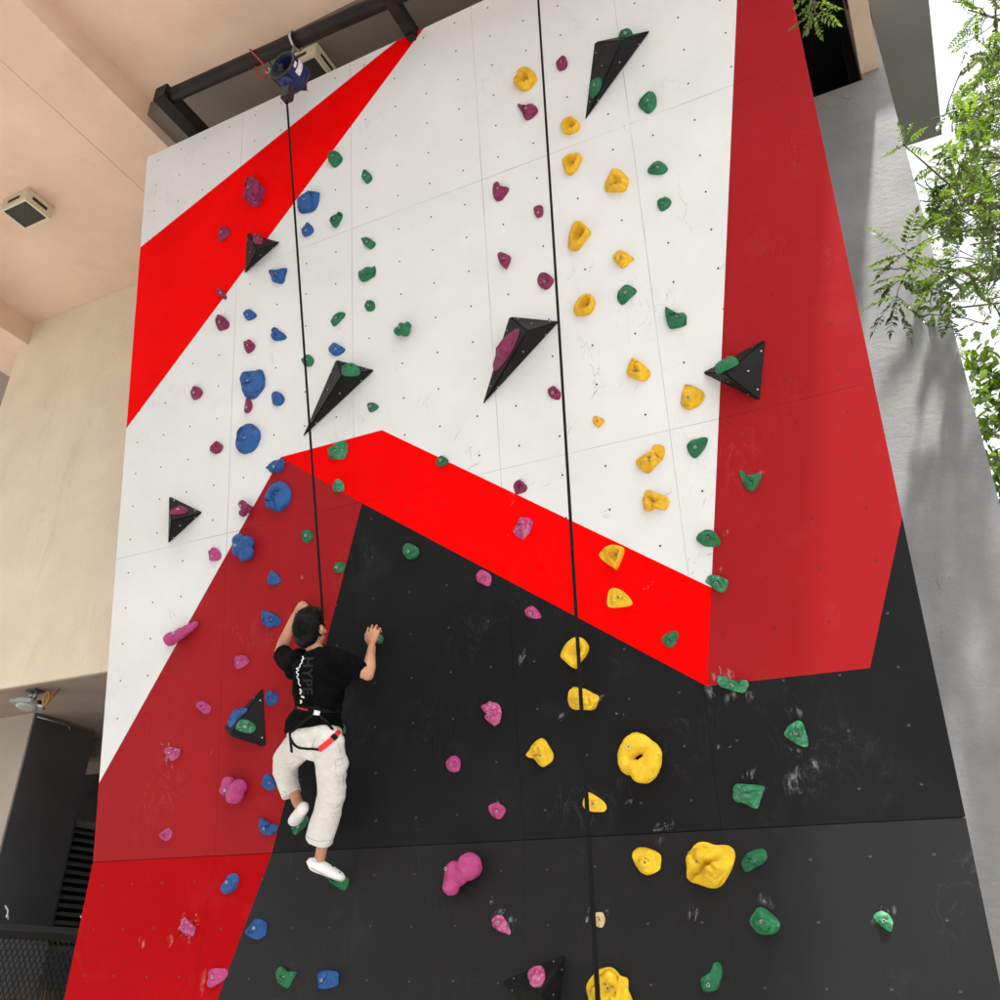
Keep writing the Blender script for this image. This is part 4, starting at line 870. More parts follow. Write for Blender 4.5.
# ceiling fixtures
def fixture(x, y, z, sx, sy, h, label):
    t = empty('ceiling_fixture', (x, y, z), label, 'ceiling fixture', 'box fixtures on the ceiling')
    o = boxes('housing', [((x-sx/2, x+sx/2), (y-sy/2, y+sy/2), (z-h, z-.001))], M['cream_plastic'], t, .008)
    e = .032
    boxes('bezel', [((x-sx/2+.006, x+sx/2-.006), (y-sy/2+.006, y-sy/2+e), (z-h-.012, z-h+.001)), ((x-sx/2+.006, x+sx/2-.006), (y+sy/2-e, y+sy/2-.006), (z-h-.012, z-h+.001)),
                    ((x-sx/2+.006, x-sx/2+e), (y-sy/2+e, y+sy/2-e), (z-h-.012, z-h+.001)), ((x+sx/2-e, x+sx/2-.006), (y-sy/2+e, y+sy/2-e), (z-h-.012, z-h+.001))], M['cream_plastic'], t)
    boxes('dark_face', [((x-sx/2+e, x+sx/2-e), (y-sy/2+e, y+sy/2-e), (z-h-.004, z-h+.002))], M['grille'], t)
    boxes('side_slot', [((x-.10, x+.10), (y-sy/2-.003, y-sy/2+.002), (z-h*.72, z-h*.45))], M['grille'], t)
    boxes('vent_slot', [((x+sx/2-.002, x+sx/2+.003), (y-.10, y+.10), (z-h*.72, z-h*.45))], M['grille'], t)
fixture(-8.74, -.80, 9.76, .44, .36, .17, 'cream box fixture with dark face on the pink ceiling at upper left')
fixture(-4.66, -.78, 9.9, .44, .36, .17, 'cream box fixture with dark face behind the blue drum under the shaded soffit')

# steel rig at the top of the wall
rg = empty('steel_rig', (-4.4, -1.3, 9.1), 'dark steel pipe frame projecting from the top of the climbing wall', 'rig')
pa, pb = atY(166, 98, -1.5), atY(385, 1, -1.5)
dp = (pb-pa)/(pb-pa).length; pe = pa+dp*(5.2)
mb = MB(); mb.tube([pa-dp*.02, pe], .068, 20); mb.build('cross_pipe', M['steel'], rg, True)
def rpost(x0):
    c_ = pa+dp*((x0-pa.x)/dp.x); mb = MB(); mb.box((c_.x-.075, c_.x+.075), (c_.y-.08, -.95), (c_.z-.085, c_.z+.085)); bevelled(mb.build('side_post', M['steel'], rg), .006)
rpost(pa.x); rpost(pa.x+dp.x*5.15)
c_ = atY(388, 0, -1.5)
mb = MB(); mb.obox((c_.x+.03, -1.34, 8.99), V((.05, 0, 0)), V((0, .2, 0)), V((0, 0, .055))); mb.tube([(c_.x+.03, -1.165, 8.99), (c_.x+.03, -1.165, 8.90)], .05, 4); mb.build('middle_post', M['steel'], rg)
mb = MB(); mb.box((pa.x-.04, pa.x+.05), (-1.0, -.9), (pa.z-.16, pa.z-.08)); mb.build('clamp', M['galv'], rg)

# auto belay hanging from the pipe
ab_ = atY(288, 71, -1.52)
au = empty('auto_belay', ab_, 'blue drum auto belay hanging from the dark pipe at upper left', 'auto belay')
ax = (-FW*.80-RT*.50+UP*.30).normalized(); a1 = ax.orthogonal().normalized(); a2 = ax.cross(a1)
def drum(r0, r1, l0, l1, name, mat, n=36):
    mb = MB(); ring = lambda r, l: [ab_+ax*l+(a1*math.cos(2*PI*k/n)+a2*math.sin(2*PI*k/n))*r for k in range(n)]
    rs_ = [ring(r1, l0), ring(r1, l1), ring(r0, l1), ring(r0, l0)]
    mb.add([p for r in rs_ for p in r], [(j*n+k, j*n+(k+1) % n, ((j+1) % 4)*n+(k+1) % n, ((j+1) % 4)*n+k) for j in range(4) for k in range(n)])
    return bevelled(mb.build(name, mat, au), .005, 1)
drum(.112, .134, -.11, .06, 'drum_case', M['bluecase']); drum(.113, .141, .061, .082, 'front_rim', M['black_plastic']); drum(.106, .139, -.132, -.111, 'rear_rim', M['black_plastic'])
mb = MB()
for sg, w_ in ((1, .03), (-1, .022)):
    mb.obox(ab_+RT*.072*sg-ax*.05-UP*.02, RT*w_, UP*.09, ax*.05)
mb.obox(ab_-UP*.075, RT*.11, UP*.032, ax*.055); bevelled(mb.build('brake_unit', M['black_plastic'], au), .006)
mb = MB(); mb.tube([ab_-RT*.11+ax*.07+UP*.03, ab_-RT*.06+ax*.09-UP*.055, ab_+RT*.06+ax*.09-UP*.06, ab_+RT*.108+ax*.07-UP*.02], .008, 8); mb.build('cross_strut', M['steel'], au, True)
for a0, a1_, l0, l1 in ((-.5, .55, -.035, .02), (.05, .4, .035, .07)):
    mb = MB(); vs = []; dirs = [(RT*math.cos(a)-UP*math.sin(a)) for a in [a0+(a1_-a0)*i/10 for i in range(11)]]
    for d in dirs:
        d = (d-ax*d.dot(ax)).normalized(); vs += [ab_+d*.1355+ax*l0, ab_+d*.1355+ax*l1]
    mb.add(vs, [(2*i, 2*i+1, 2*i+3, 2*i+2) for i in range(10)]); mb.build('sticker', M['label'], au)
hp_ = pa+dp*((ab_.x-pa.x)/dp.x)
mb = MB(); mb.tube([ab_+a1*.0+V((0, 0, .14))]+[hp_+V((0, .085*math.sin(t), -.085*math.cos(t))) for t in [i*2*PI/16 for i in range(17)]], .012, 8); mb.build('hanging_cable', M['galv'], au, True)
nz = atY(288, 93, -1.54)
mb = MB(); mb.tube([ab_+V((.0, 0, -.12)), nz+V((0, 0, .07))], .06, 10); mb.build('nozzle_housing', M['bluecase'], au, True)
mb = MB(); mb.obox(nz, V((.042, 0, 0)), V((0, .04, 0)), V((0, 0, .085))); bevelled(mb.build('webbing_guide', M['black_plastic'], au), .006)
mb = MB(); mb.tube([ab_-ax*.1+V((-.14, 0, .02)), ab_-ax*.1+V((-.06, 0, .15)), ab_+V((.03, 0, .18)), ab_+ax*.1+V((.08, 0, .1))], .012, 8); mb.build('carry_handle', M['black_plastic'], au, True)
sp_ = pa+dp*((atY(256, 54, -1.5).x-pa.x)/dp.x); q1 = atY(262, 79, -1.55); q2 = atY(268, 71, -1.55)
mb = MB(); mb.tube([q2, atY(263, 64, -1.62), sp_+V((0, -.08, .03)), sp_+V((0, 0, .085)), sp_+V((0, .08, .02)), sp_+V((0, .02, -.09)), atY(257, 75, -1.5), q1, atY(266, 77, -1.55), q2], .0075, 8)
tag(mb.build('safety_sling', M['redsling'], None, True), 'thin red backup sling looped over the dark pipe beside the drum', 'sling')
mb = MB(); mb.tube([q2+V((.02*math.cos(t), 0, .032*math.sin(t))) for t in [i*2*PI/12 for i in range(13)]], .006, 6)
tag(mb.build('carabiner', M['galv'], None, True), 'small steel carabiner joining the red sling to the drum', 'carabiner')

# ropes
top = nz+V((0, 0, -.08)); bot = off(322.5, 612, .29); n_ = 18
wpts = [top.lerp(bot, i/(n_-2)) for i in range(n_-1)]+[off(323, 660, .22), off(322, 704, .22)]
mb = MB(); mb.tube(wpts, [(.009, .003)]*(n_+1), 8, flat=RT)
tag(mb.build('webbing_line', M['rope'], None, True), 'thin black webbing running from the blue drum down to the climber', 'rope')
ra, rb = atY(538, 0, -1.5), atY(597, 1000, -.34)
rt_ = ra+(ra-rb)*.06; rb2 = rb+(rb-ra)*.16
def sag(t): return V((.012*math.sin(PI*t), 0, 0))
rp = empty('top_rope', rb2, 'long doubled black rope hanging down the middle of the climbing wall', 'rope')
for sgn in (-1, 1):
    mb = MB(); P_ = []
    for i in range(41):
        t = i/40; p = rt_.lerp(rb2, t)+sag(t); sep = .0008+.011*max(0, t-.5); P_.append(p+V((sgn*sep, .004*sgn, 0)))
    mb.tube(P_, [.0062+.0022*(i/40) for i in range(41)], 10); mb.build('strand', M['rope'], rp, True)

cbl = MB(); c0, c1 = atY(930, 311, 4.0), atY(1000, 303, 4.2); d = c1-c0
cbl.tube([c0-d*.6, c0, c1, c1+d*6], .011, 6)
tag(cbl.build('overhead_cable', M['wire'], None), 'thin dark cable crossing the white sky right of the concrete wall', 'cable')

# ------------------------------------------------------------------ the climber
random.seed(5)
per = empty('person', off(314, 735, .36), 'climber seen from behind in black T-shirt, cream trousers, harness and white slip-on shoes', 'person')
def P(u, v, d): return off(u, v, d)
PXM = lambda p: F/((p-EYEP).dot(FW))          # pixels per metre at a point
OUT = UPF[3]; WU = UPF[2]; WX = V((1, 0, 0))
body = MB()
hd = P(311, 628, .40)
hF = (V((.30, 1, .30))).normalized(); hU = (V((.0, -.25, 1))-hF*V((.0, -.25, 1)).dot(hF)).normalized(); hR = hF.cross(hU)
hax = (hR, hF, hU)
body.ball(hd, (.080, .097, .108), 24, 16, 0, hax)
body.ball(hd+hF*.035-hU*.062, (.058, .062, .062), 18, 12, 0, hax)          # jaw
body.ball(hd+hF*.072-hU*.100, (.026, .022, .02), 12, 8, 0, hax)            # chin
body.limb([hd+hF*.096+hU*.015, hd+hF*.114-hU*.028], [.009, .015], 8)       # nose
body.ball(hd+hF*.092-hU*.068, (.026, .012, .008), 10, 6, 0, hax)           # lips
for sg in (-1, 1):
    body.ball(hd+hR*.097*sg+hF*.010-hU*.024, (.016, .024, .036), 12, 10, 0, hax)
    body.ball(hd+hR*.03*sg+hF*.083+hU*.03, (.026, .012, .010), 10, 6, 0, hax)   # brow
nk = P(318, 655, .37)
body.limb([hd-hU*.05-hF*.015, hd-hU*.10-hF*.01, nk], [.056, .052, .062], 16)
sL, sR = P(294, 661, .38), P(345, 663, .44)
eL, wL, eR, wR = P(280, 652, .17), P(294.5, 616, .11), P(368, 674.5, .34), P(371.8, 647, .155)
pel, chs = P(315, 737, .38), P(319, 680, .40)
body.limb([nk, chs, P(318, 709, .37), pel], [.07, .125, .100, .095], 16)
body.limb([sL, sR], [.055, .055], 12)
def arm(s, e, w_, twist):
    mid = e.lerp(w_, .28)
    body.limb([s, s.lerp(e, .5), e], [.052, .047, .040], 14)
    body.limb([e, mid, e.lerp(w_, .65), w_], [.041, .045, .034, .027], 14)
arm(sL, eL, wL, 0); arm(sR, eR, wR, 0)
def hand(wr, kn, mids, tips, thumb):
    ks = [P(*k) for k in kn]; c_ = sum(ks, V())/4
    for k in ks: body.limb([wr.lerp(c_, .15), wr.lerp(k, .6), k], [.020, .0165, .0115], 10)
    for k, m_, t_ in zip(ks, mids, tips):
        m_, t_ = P(*m_), P(*t_); body.limb([k, m_, m_.lerp(t_, .6), t_], [.0105, .0098, .009, .008], 10)
    th = [P(*t_) for t_ in thumb]; body.limb([wr.lerp(th[0], .3)]+th, [.016, .0135, .011, .0095], 10)
hand(wR, [(367.2, 632.5, .125), (371, 629.5, .125), (375, 628.8, .12), (378.6, 631.5, .11)],
     [(368.5, 628, .085), (372.3, 625.4, .08), (376.5, 625.6, .075), (380.2, 628.6, .07)],
     [(370, 630.5, .045), (374, 628.5, .04), (378, 629, .04), (381, 632, .04)], [(366.2, 639, .12), (366, 634, .085), (369.5, 633, .05)])
hand(wL, [(297.6, 606.5, .09), (300, 605, .09), (302.6, 604.8, .085), (305, 606.4, .08)],
     [(299.4, 603.2, .055), (302, 602, .055), (304.6, 602.6, .05), (307, 604.6, .05)],
     [(301.4, 604.8, .03), (304, 604.4, .03), (306.5, 605.4, .03), (308.4, 607.6, .03)], [(300.5, 611.5, .09), (303.5, 609, .065), (306, 609, .045)])
hL, kL, aL = P(304, 743, .40), P(284, 763, .20), P(297, 801, .19)
hR_, kR, aR = P(328, 743, .40), P(332, 794, .27), P(321, 853, .175)
body.limb([hL, hL.lerp(kL, .5), kL], [.060, .055, .040], 14); body.limb([kL, kL.lerp(aL, .35), aL.lerp(kL, .12), aL], [.040, .045, .038, .036], 14)
body.limb([hR_, hR_.lerp(kR, .5), kR], [.070, .068, .058], 14); body.limb([kR, kR.lerp(aR, .35), aR.lerp(kR, .15), aR], [.055, .056, .039, .037], 14)
fLh, fLt = P(303.5, 808, .235), P(294, 820, .085)
fRh, fRt = P(313.5, 864, .20), P(342, 874.5, .085)
for a, h_, t_ in ((aL, fLh, fLt), (aR, fRh, fRt)):
    body.limb([a, h_.lerp(t_, .15)], [.037, .036], 12); body.limb([h_, h_.lerp(t_, .45)-V((0, 0, .006)), h_.lerp(t_, .8)-V((0, 0, .010))], [.027, .023, .014], 12)
bo_ = body.fused('body', M['skin'], .0055, per, 5)

def loft(mb, rings, n=28):
    """rings: (pixel u, v, distance off wall, half width m, half depth m, tilt)"""
    cs = [P(r[0], r[1], r[2]) for r in rings]; vs = []
    for i, r in enumerate(rings):
        t = (cs[min(i+1, len(cs)-1)]-cs[max(i-1, 0)]).normalized(); x = (r[5] if len(r) > 5 else WX); x = (x-t*x.dot(t)).normalized(); y = t.cross(x)
        for k in range(n):
            a = 2*PI*k/n; c1, s1_ = math.cos(a), math.sin(a)
            e = .82; vs.append(cs[i]+x*(abs(c1)**e*math.copysign(1, c1)*r[3])+y*(abs(s1_)**e*math.copysign(1, s1_)*r[4]))
    fs = [(i*n+k, i*n+(k+1) % n, (i+1)*n+(k+1) % n, (i+1)*n+k) for i in range(len(rings)-1) for k in range(n)]
    fs += [tuple(range(n-1, -1, -1)), tuple((len(rings)-1)*n+k for k in range(n))]
    mb.add(vs, fs)
sh = MB()
loft(sh, [(314.5, 731, .375, .205, .150), (314.5, 723, .37, .195, .145), (317, 714, .365, .165, .128), (318, 708, .365, .157, .120), (318.5, 696, .38, .172, .132), (319.5, 680, .395, .180, .138),
          (319.5, 667, .40, .195, .125), (319.5, 658, .39, .185, .095), (319, 651.5, .385, .105, .075)])
sh.limb([P(296, 663, .385), P(287, 660, .29), P(283.5, 655, .225)], [.078, .074, .066], 18)
sh.limb([P(300, 661, .39), P(294, 668, .37)], [.085, .075], 16)
sh.limb([P(342, 663, .43), P(350, 666.5, .40), P(356.5, 669, .375)], [.088, .080, .068], 18)
sh.limb([P(338, 662, .41), P(340, 676, .40)], [.085, .085], 16)
shirt = sh.fused('t_shirt', M['shirt'], .008, per, 5, .006, 9, .006)
tr_ = MB()
loft(tr_, [(314, 749, .39, .135, .11), (314, 741, .385, .178, .135), (314.5, 732, .375, .185, .135), (315, 722, .37, .165, .12)])
tr_.tube([P(304, 741, .40), P(296, 749, .33), P(286.5, 760, .235), P(285.5, 772, .20), P(288, 783, .19), P(292, 794.5, .19)], [.100, .099, .089, .082, .073, .067], 22)
tr_.ball(P(287, 760, .225), .085, 20, 12); tr_.ball(P(304, 743, .40), .106, 20, 12)
tr_.tube([P(327.5, 742, .40), P(330, 757, .365), P(331.5, 775, .31), P(331, 795, .27), P(326, 816, .225), P(319.5, 840, .185)], [.106, .101, .094, .091, .089, .090], 22)
tr_.ball(P(328, 744, .40), .107, 20, 12)
# a cargo pocket and its flap stand out on the right thigh
pk = P(341, 764, .34); tr_.ball(pk, (.03, .07, .075), 14, 10)
tr_.ball(P(314, 745, .39), (.12, .12, .10), 20, 12)
trs = tr_.fused('trousers', M['trousers'], .006, per, 3, .002, 6, .0058)
def shoe(h_, t_, upn):
    mb = MB(); d = (t_-h_).normalized(); n_ = (upn-d*upn.dot(d)).normalized(); sd = d.cross(n_); L_ = (t_-h_).length
    prof = [(-.036, .016, .018, -.014), (-.028, .030, .034, -.004), (0, .038, .044, .0), (.16*L_, .040, .046, .0), (.4*L_, .043, .041, -.004), (.65*L_, .048, .036, -.009), (.85*L_, .048, .031, -.013), (L_, .042, .026, -.017), (L_+.018, .030, .020, -.021), (L_+.027, .014, .010, -.024)]
    mb.tube([h_+d*f_+n_*o_ for f_, w_, z_, o_ in prof], [(w_, z_) for f_, w_, z_, o_ in prof], 24, flat=sd)
    o = mb.fused('shoe', M['shoe'], .005, per, 4)
    return o, d, n_, sd, L_
shoe(fLh, fLt, V((.25, -.15, 1)))
so_, d_, n2_, sd_, L_ = shoe(fRh, fRt, V((.3, -.35, 1)))
def tree_of(o): 
    me = o.data; M_ = o.matrix_world
    return BVHTree.FromPolygons([x.co.copy() for x in me.vertices], [tuple(p.vertices) for p in me.polygons])
bpy.context.view_layer.update()
TS, TT, TSH = tree_of(shirt), tree_of(trs), tree_of(so_)
def cast(u, v, trees):
    best = None
    for t in trees:
        h_ = t.ray_cast(EYEP, ray(u, v).normalized())
        if h_[0] and (best is None or h_[3] < best[3]): best = h_
    return best
def strap(pts, wd, th, trees, mat, name, parent, lift=.003):
    pts = catmull(pts, 6, False); ps = []; ns = []
    for u, v in pts:
        h_ = cast(u, v, trees)
        if h_: ps.append(h_[0]); ns.append(h_[1] if h_[1].dot(OUT) > -.2 else OUT)
    if len(ps) < 2: return
    mb = MB(); vs = []
    for _ in range(2):
        ns = [(ns[max(i-1, 0)]+ns[i]+ns[min(i+1, len(ns)-1)]).normalized() for i in range(len(ns))]
        ps = [ps[i] if i in (0, len(ps)-1) else (ps[i-1]+ps[i]*2+ps[i+1])/4 for i in range(len(ps))]
    for i, p in enumerate(ps):
        t = (ps[min(i+1, len(ps)-1)]-ps[max(i-1, 0)]).normalized(); s2 = t.cross(ns[i]).normalized(); n_ = ns[i]
        vs += [p+n_*(lift+th)+s2*wd/2, p+n_*(lift+th)-s2*wd/2, p-n_*.006-s2*wd/2, p-n_*.006+s2*wd/2]
    n = len(ps); fs = [(4*i+k, 4*i+(k+1) % 4, 4*i+4+(k+1) % 4, 4*i+4+k) for i in range(n-1) for k in range(4)]+[(3, 2, 1, 0), (4*n-4, 4*n-3, 4*n-2, 4*n-1)]
    mb.add(vs, fs); return mb.build(name, mat, parent, False)
hn = empty('harness', P(318, 710, .37)); hn.parent = per; hn.matrix_parent_inverse = per.matrix_basis.inverted()
ALLT = [TS, TT]
mb = MB(); wn = 40; cen = P(317.5, 710, .365); ty = (P(318, 700, .37)-P(317, 720, .365)).normalized(); tx = (WX-ty*WX.dot(ty)).normalized(); tz = ty.cross(tx)
for k in range(wn+1):
    pass
ring = [cen+tx*(.166*math.cos(2*PI*k/wn))+tz*(.130*math.sin(2*PI*k/wn)) for k in range(wn)]
vs = []
for k, p in enumerate(ring):
    o_ = (p-cen).normalized(); vs += [p+ty*.022+o_*.004, p-ty*.022+o_*.004, p-ty*.022-o_*.01, p+ty*.022-o_*.01]
mb.add(vs, [(4*k+j, 4*k+(j+1) % 4, 4*((k+1) % wn)+(j+1) % 4, 4*((k+1) % wn)+j) for k in range(wn) for j in range(4)]); mb.build('waist_belt', M['belt'], hn)
TB = BVHTree.FromPolygons(mb.v, mb.f); ALLB = [TS, TT, TB]
strap([(298, 707.5), (303, 709), (308, 710)], .010, .002, ALLB, M['redsling'], 'belt_trim', hn)
strap([(314, 712.5), (320, 713.2)], .040, .004, ALLB, M['label'], 'buckle_tab', hn)
strap([(313, 716), (305, 721), (296, 728), (291, 732)], .018, .003, ALLB, M['belt'], 'riser_strap', hn)
strap([(319, 716), (326, 722), (333, 730)], .018, .003, ALLB, M['belt'], 'riser_strap', hn)
strap([(290, 730), (290.5, 738), (291.5, 746), (292, 752)], .017, .004, ALLB, M['belt'], 'hanging_strap', hn)
strap([(291, 738), (294, 744), (299, 747.5), (306, 748.6), (314, 749), (320, 749.8)], .014, .004, ALLB, M['belt'], 'leg_loop', hn)
strap([(319.5, 749.5), (326, 744.5), (332.5, 738.8)], .036, .005, ALLB, M['band_red'], 'leg_pad', hn)
strap([(334.5, 737), (339, 731.5)], .033, .005, ALLB, M['band_red'], 'leg_pad', hn)
strap([(332.2, 739.2), (335.5, 736)], .040, .007, ALLB, M['belt'], 'leg_buckle', hn)
M['seam'] = simple('trouser_stitching', (.47, .45, .41), .9, spec=.1)
TL = [TT]
for pts in ([(306.8, 836.2), (312, 839.4), (320, 841), (331, 840)], [(282.8, 791.5), (290, 793), (299.5, 789)], [(334.5, 760), (338.5, 759), (343, 757.5)], [(334.5, 760), (335.6, 766)], [(335.6, 766), (339, 765.5), (343.5, 764)],
            [(335.8, 766), (336.5, 776), (343, 775)], [(338, 742), (342.5, 764), (343, 800), (335, 832)], [(314.5, 739), (313, 744), (312, 750)]):
    strap(pts, .0045, .0008, TL, M['seam'], 'seam', trs, .0006)
strap([(310.5, 867.5), (318, 871.5), (327, 876), (336, 879.5), (343, 880)], .010, .002, [TSH], M['sole'], 'sole', so_, .001)
strap([(312, 860.5), (317, 862.5), (322, 862.5), (327, 860)], .007, .002, [TSH], M['sole'], 'rim', so_, .001)
# printing on the back of the shirt
def lettering(word, u0, v0, hpx, spread, slant):
    cu = bpy.data.curves.new('txt', 'FONT'); cu.body = word; cu.size = 1; cu.offset = .028; cu.space_character = spread
    o = bpy.data.objects.new('txt', cu); link(o); bpy.context.view_layer.update()
    me = bpy.data.meshes.new_from_object(o.evaluated_get(bpy.context.evaluated_depsgraph_get())); bpy.data.objects.remove(o)
    bm = bmesh.new(); bm.from_mesh(me); bmesh.ops.subdivide_edges(bm, edges=[e for e in bm.edges if e.calc_length() > .12], cuts=3, use_grid_fill=False); bmesh.ops.triangulate(bm, faces=bm.faces)
    for x in bm.verts:
        gx, gy = x.co.x, x.co.y
        u, v = u0+gy*hpx[0]+slant[0]*gx+slant[1]*gx*gx, v0+gx*hpx[1]
        h_ = cast(u, v, [TS])
        if h_: x.co = h_[0]-ray(u, v).normalized()*.0035
    ob = bpy.data.meshes.new('printed_word'); bm.to_mesh(ob); bm.free(); ob.materials.append(M['print_grey'])
    q_ = bpy.data.objects.new('printed_word', ob); link(q_); q_.parent = shirt; q_.matrix_parent_inverse = Matrix.Identity(4)
lettering('HYPE', 304.5, 656.5, (13.5, 15.6), 1.08, (-2.4, .8))
def script(pts, wd):
    ps = []
    for u, v in catmull(pts, 4, False):
        h_ = cast(u, v, [TS])
        if h_: ps.append(h_[0]-ray(u, v).normalized()*.004)
    return ps
pr = MB()
line = [(302.6, 656.5), (303.6, 659), (302, 660), (301.8, 663), (300.2, 664.5), (299.4, 667.5), (296.4, 668.6), (298.6, 670.2), (296.4, 672), (298.3, 674.5), (297, 677), (298.8, 680), (298.6, 683), (300.4, 686)]
ps = script(line, .006)
if len(ps) > 3: pr.tube(ps, .0042, 6)
for a, b_ in (((300, 689), (300.2, 694)), ((301.4, 696.5), (303.5, 698)), ((300.4, 700.4), (300.6, 703))):
    ps = script([a, ((a[0]+b_[0])/2+1, (a[1]+b_[1])/2), b_], .005)
    if len(ps) > 2: pr.tube(ps, .006, 6)
if pr.v: pr.build('printed_script', M['print_white'], shirt)
for u_, v_, k_ in ((332.3, 866.5, 1), (339.5, 872.5, .7)):
    h_ = cast(u_, v_, [TSH])
    if h_:
        mb = MB(); mb.obox(h_[0], (WX*.007-WU*.004)*k_, (WU*.006+WX*.002)*k_, OUT*.003); mb.build('shoe_mark', M['black_plastic'], so_)
# hair: a cropped cap plus short strands
hb = MB()
hb.ball(hd-hF*.016+hU*.020, (.101, .112, .117), 28, 18, 0, hax); hb.ball(hd-hF*.046-hU*.062, (.088, .074, .076), 22, 14, 0, hax)
hair = hb.fused('hair', M['hair'], .007, per, 3, .004, 30)
mb = MB()
for _ in range(1900):
    th, ph = math.acos(random.uniform(-.55, 1)), random.uniform(0, 2*PI)
    dr = hR*math.sin(th)*math.cos(ph)+hF*math.sin(th)*math.sin(ph)+hU*math.cos(th)
    if dr.dot(hF) > .45 and dr.dot(hU) < .45: continue
    b_ = hd-hF*.016+hU*.018+hR*dr.dot(hR)*.1005+hF*dr.dot(hF)*.111+hU*dr.dot(hU)*.116
    fl_ = (-hU*1.0+dr*.10+hR*random.gauss(0, .22)+hF*random.gauss(.05, .2)) if dr.dot(hU) < .6 else (hF*.5+dr*.25+hR*random.gauss(0, .5)+hU*.1)
    fl_ = fl_.normalized(); L_ = random.uniform(.022, .042); s2 = fl_.cross(dr).normalized()*.0022
    p1, p2 = b_+fl_*L_*.5+dr*.006, b_+fl_*L_+dr*.004
    mb.add([b_-s2, b_+s2, p1-s2, p1+s2, p2], [(0, 1, 3, 2), (2, 3, 4)])
mb.build('hair_strands', M['hair'], hair)
for sg in (-1, 1):
    mb = MB(); mb.ball(hd+hR*.03*sg+hF*.076+hU*.008, .012, 10, 8); e_ = mb.build('eye', M['eye'], per, True)
    mb = MB(); mb.ball(hd+hR*.03*sg+hF*.0845+hU*.008, .0055, 8, 6); mb.build('iris', M['hair'], e_, True)

# ------------------------------------------------------------------ trees
def leaflet(mb, p, d, n, L_, wd):
    s2 = d.cross(n).normalized()*wd; m1 = p+d*L_*.45+n*L_*.05
    mb.add([p, m1+s2, p+d*L_, m1-s2], [(0, 1, 2, 3)])
def proj(p):
    d = p-EYEP; z = d.dot(FW); return (500+F*d.dot(RT)/z, 500-F*d.dot(UP)/z)
LIMIT = [True]
def frond(mb, st, p, d, n, L_, pairs, ll, lw, droop=.35):
    if LIMIT[0]:
        u, v = proj(p+d.normalized()*L_*.6)
        if u < 955-max(0, min(45, (v-80)*.35)) and v < 335 or v > 334 and u < 1010: return
    """a feather leaf: rachis with paired leaflets"""
    q_ = p.copy(); t = d.normalized(); P_ = [q_.copy()]
    for i in range(pairs):
        t = (t-V((0, 0, droop/pairs))).normalized(); q_ = q_+t*L_/pairs; P_.append(q_.copy())
        if random.random() < .04: continue
        s2 = t.cross(n).normalized(); k = math.sin(PI*(i+1.5)/(pairs+2.2))**.6
        for sg in (-1, 1):
            dd = (s2*sg+t*.45+V((random.gauss(0, .12), random.gauss(0, .12), random.gauss(-.1, .15)))).normalized()
            leaflet(mb, q_, dd, (n+V((random.gauss(0, .35), random.gauss(0, .35), 0))).normalized(), ll*k*random.uniform(.85, 1.1), lw*k)
    leaflet(mb, q_, t, n, ll, lw)
    st.tube(P_, [.003]+[.0018]*(len(P_)-1), 4, cap=False)
def rnd(s): return V((random.gauss(0, s), random.gauss(0, s), random.gauss(0, s)))
def cut_off(p):
    u, v = proj(p)
    return LIMIT[0] and (u < 960-max(0, min(45, (v-80)*.35)) and v < 335 or v > 326)
def twig(mb, st, p, d, L_, nf, fl_, pairs, ll, lw):
    if cut_off(p) or cut_off(p+d.normalized()*L_*.8): return
    q_ = p.copy(); t = d.normalized(); P_ = [q_.copy()]
    for i in range(nf):
        t = (t+rnd(.22)-V((0, 0, .08))).normalized(); q_ = q_+t*L_/nf; P_.append(q_.copy())
        fd = (t*.55+rnd(.55)+V((0, 0, -.15))).normalized(); n = (V((0, 0, 1))+rnd(.45)).normalized()
        frond(mb, st, q_, fd, n, fl_*random.uniform(.7, 1.15), pairs, ll, lw)
    if len(P_) > 1: st.tube(P_, [.007]+[.004]*(len(P_)-1), 5, cap=False)
def limb_curve(p, q_, n, wob):
    out = [p]
    for i in range(1, n): out.append(p.lerp(q_, i/n)+rnd(wob)+V((0, 0, .12*math.sin(PI*i/n))))
    return out+[q_]
random.seed(21)
tr1 = empty('feathery_tree', (3.6, 2.9, 0), 'tall tree with fine feathery leaves against the white sky at the right edge', 'tree')
lv1, st1, tk1 = MB(), MB(), MB()
base = V((3.6, 2.9, 0)); fork = V((3.3, 2.7, 4.2))
tk1.tube([base, V((3.5, 2.95, 1.4)), V((3.42, 2.8, 2.9)), fork], [.17, .14, .125, .115], 14)
anch = []
for k in range(16):
    a = 2*PI*k/16+random.gauss(0, .2); e_ = random.uniform(.15, 1.3)
    q_ = V((3.0+1.9*math.cos(a)*math.cos(e_*.8), 2.7+1.9*math.sin(a)*math.cos(e_*.8), 6.2+3.6*math.sin(e_)))
    P_ = limb_curve(fork, q_, 5, .10); tk1.tube(P_, [.055, .042, .032, .022, .014, .008], 8)
    for i in (2, 3, 4, 5):
        for _ in range(3): anch.append(P_[i]+rnd(.25))
for p in anch:
    for _ in range(2):
        d = (p-V((3.1, 2.7, 6.6))).normalized()+rnd(.5); e_ = p+d.normalized()*random.uniform(.35, .75)
        if cut_off(e_): continue
        st1.tube([p, p.lerp(e_, .5)+rnd(.05), e_], [.008, .006, .004], 5, cap=False)
        twig(lv1, st1, p.lerp(e_, .4), d, .55, 3, .26, 8, .055, .0115)
        twig(lv1, st1, e_, d+rnd(.4), .45, 4, .26, 9, .055, .013)
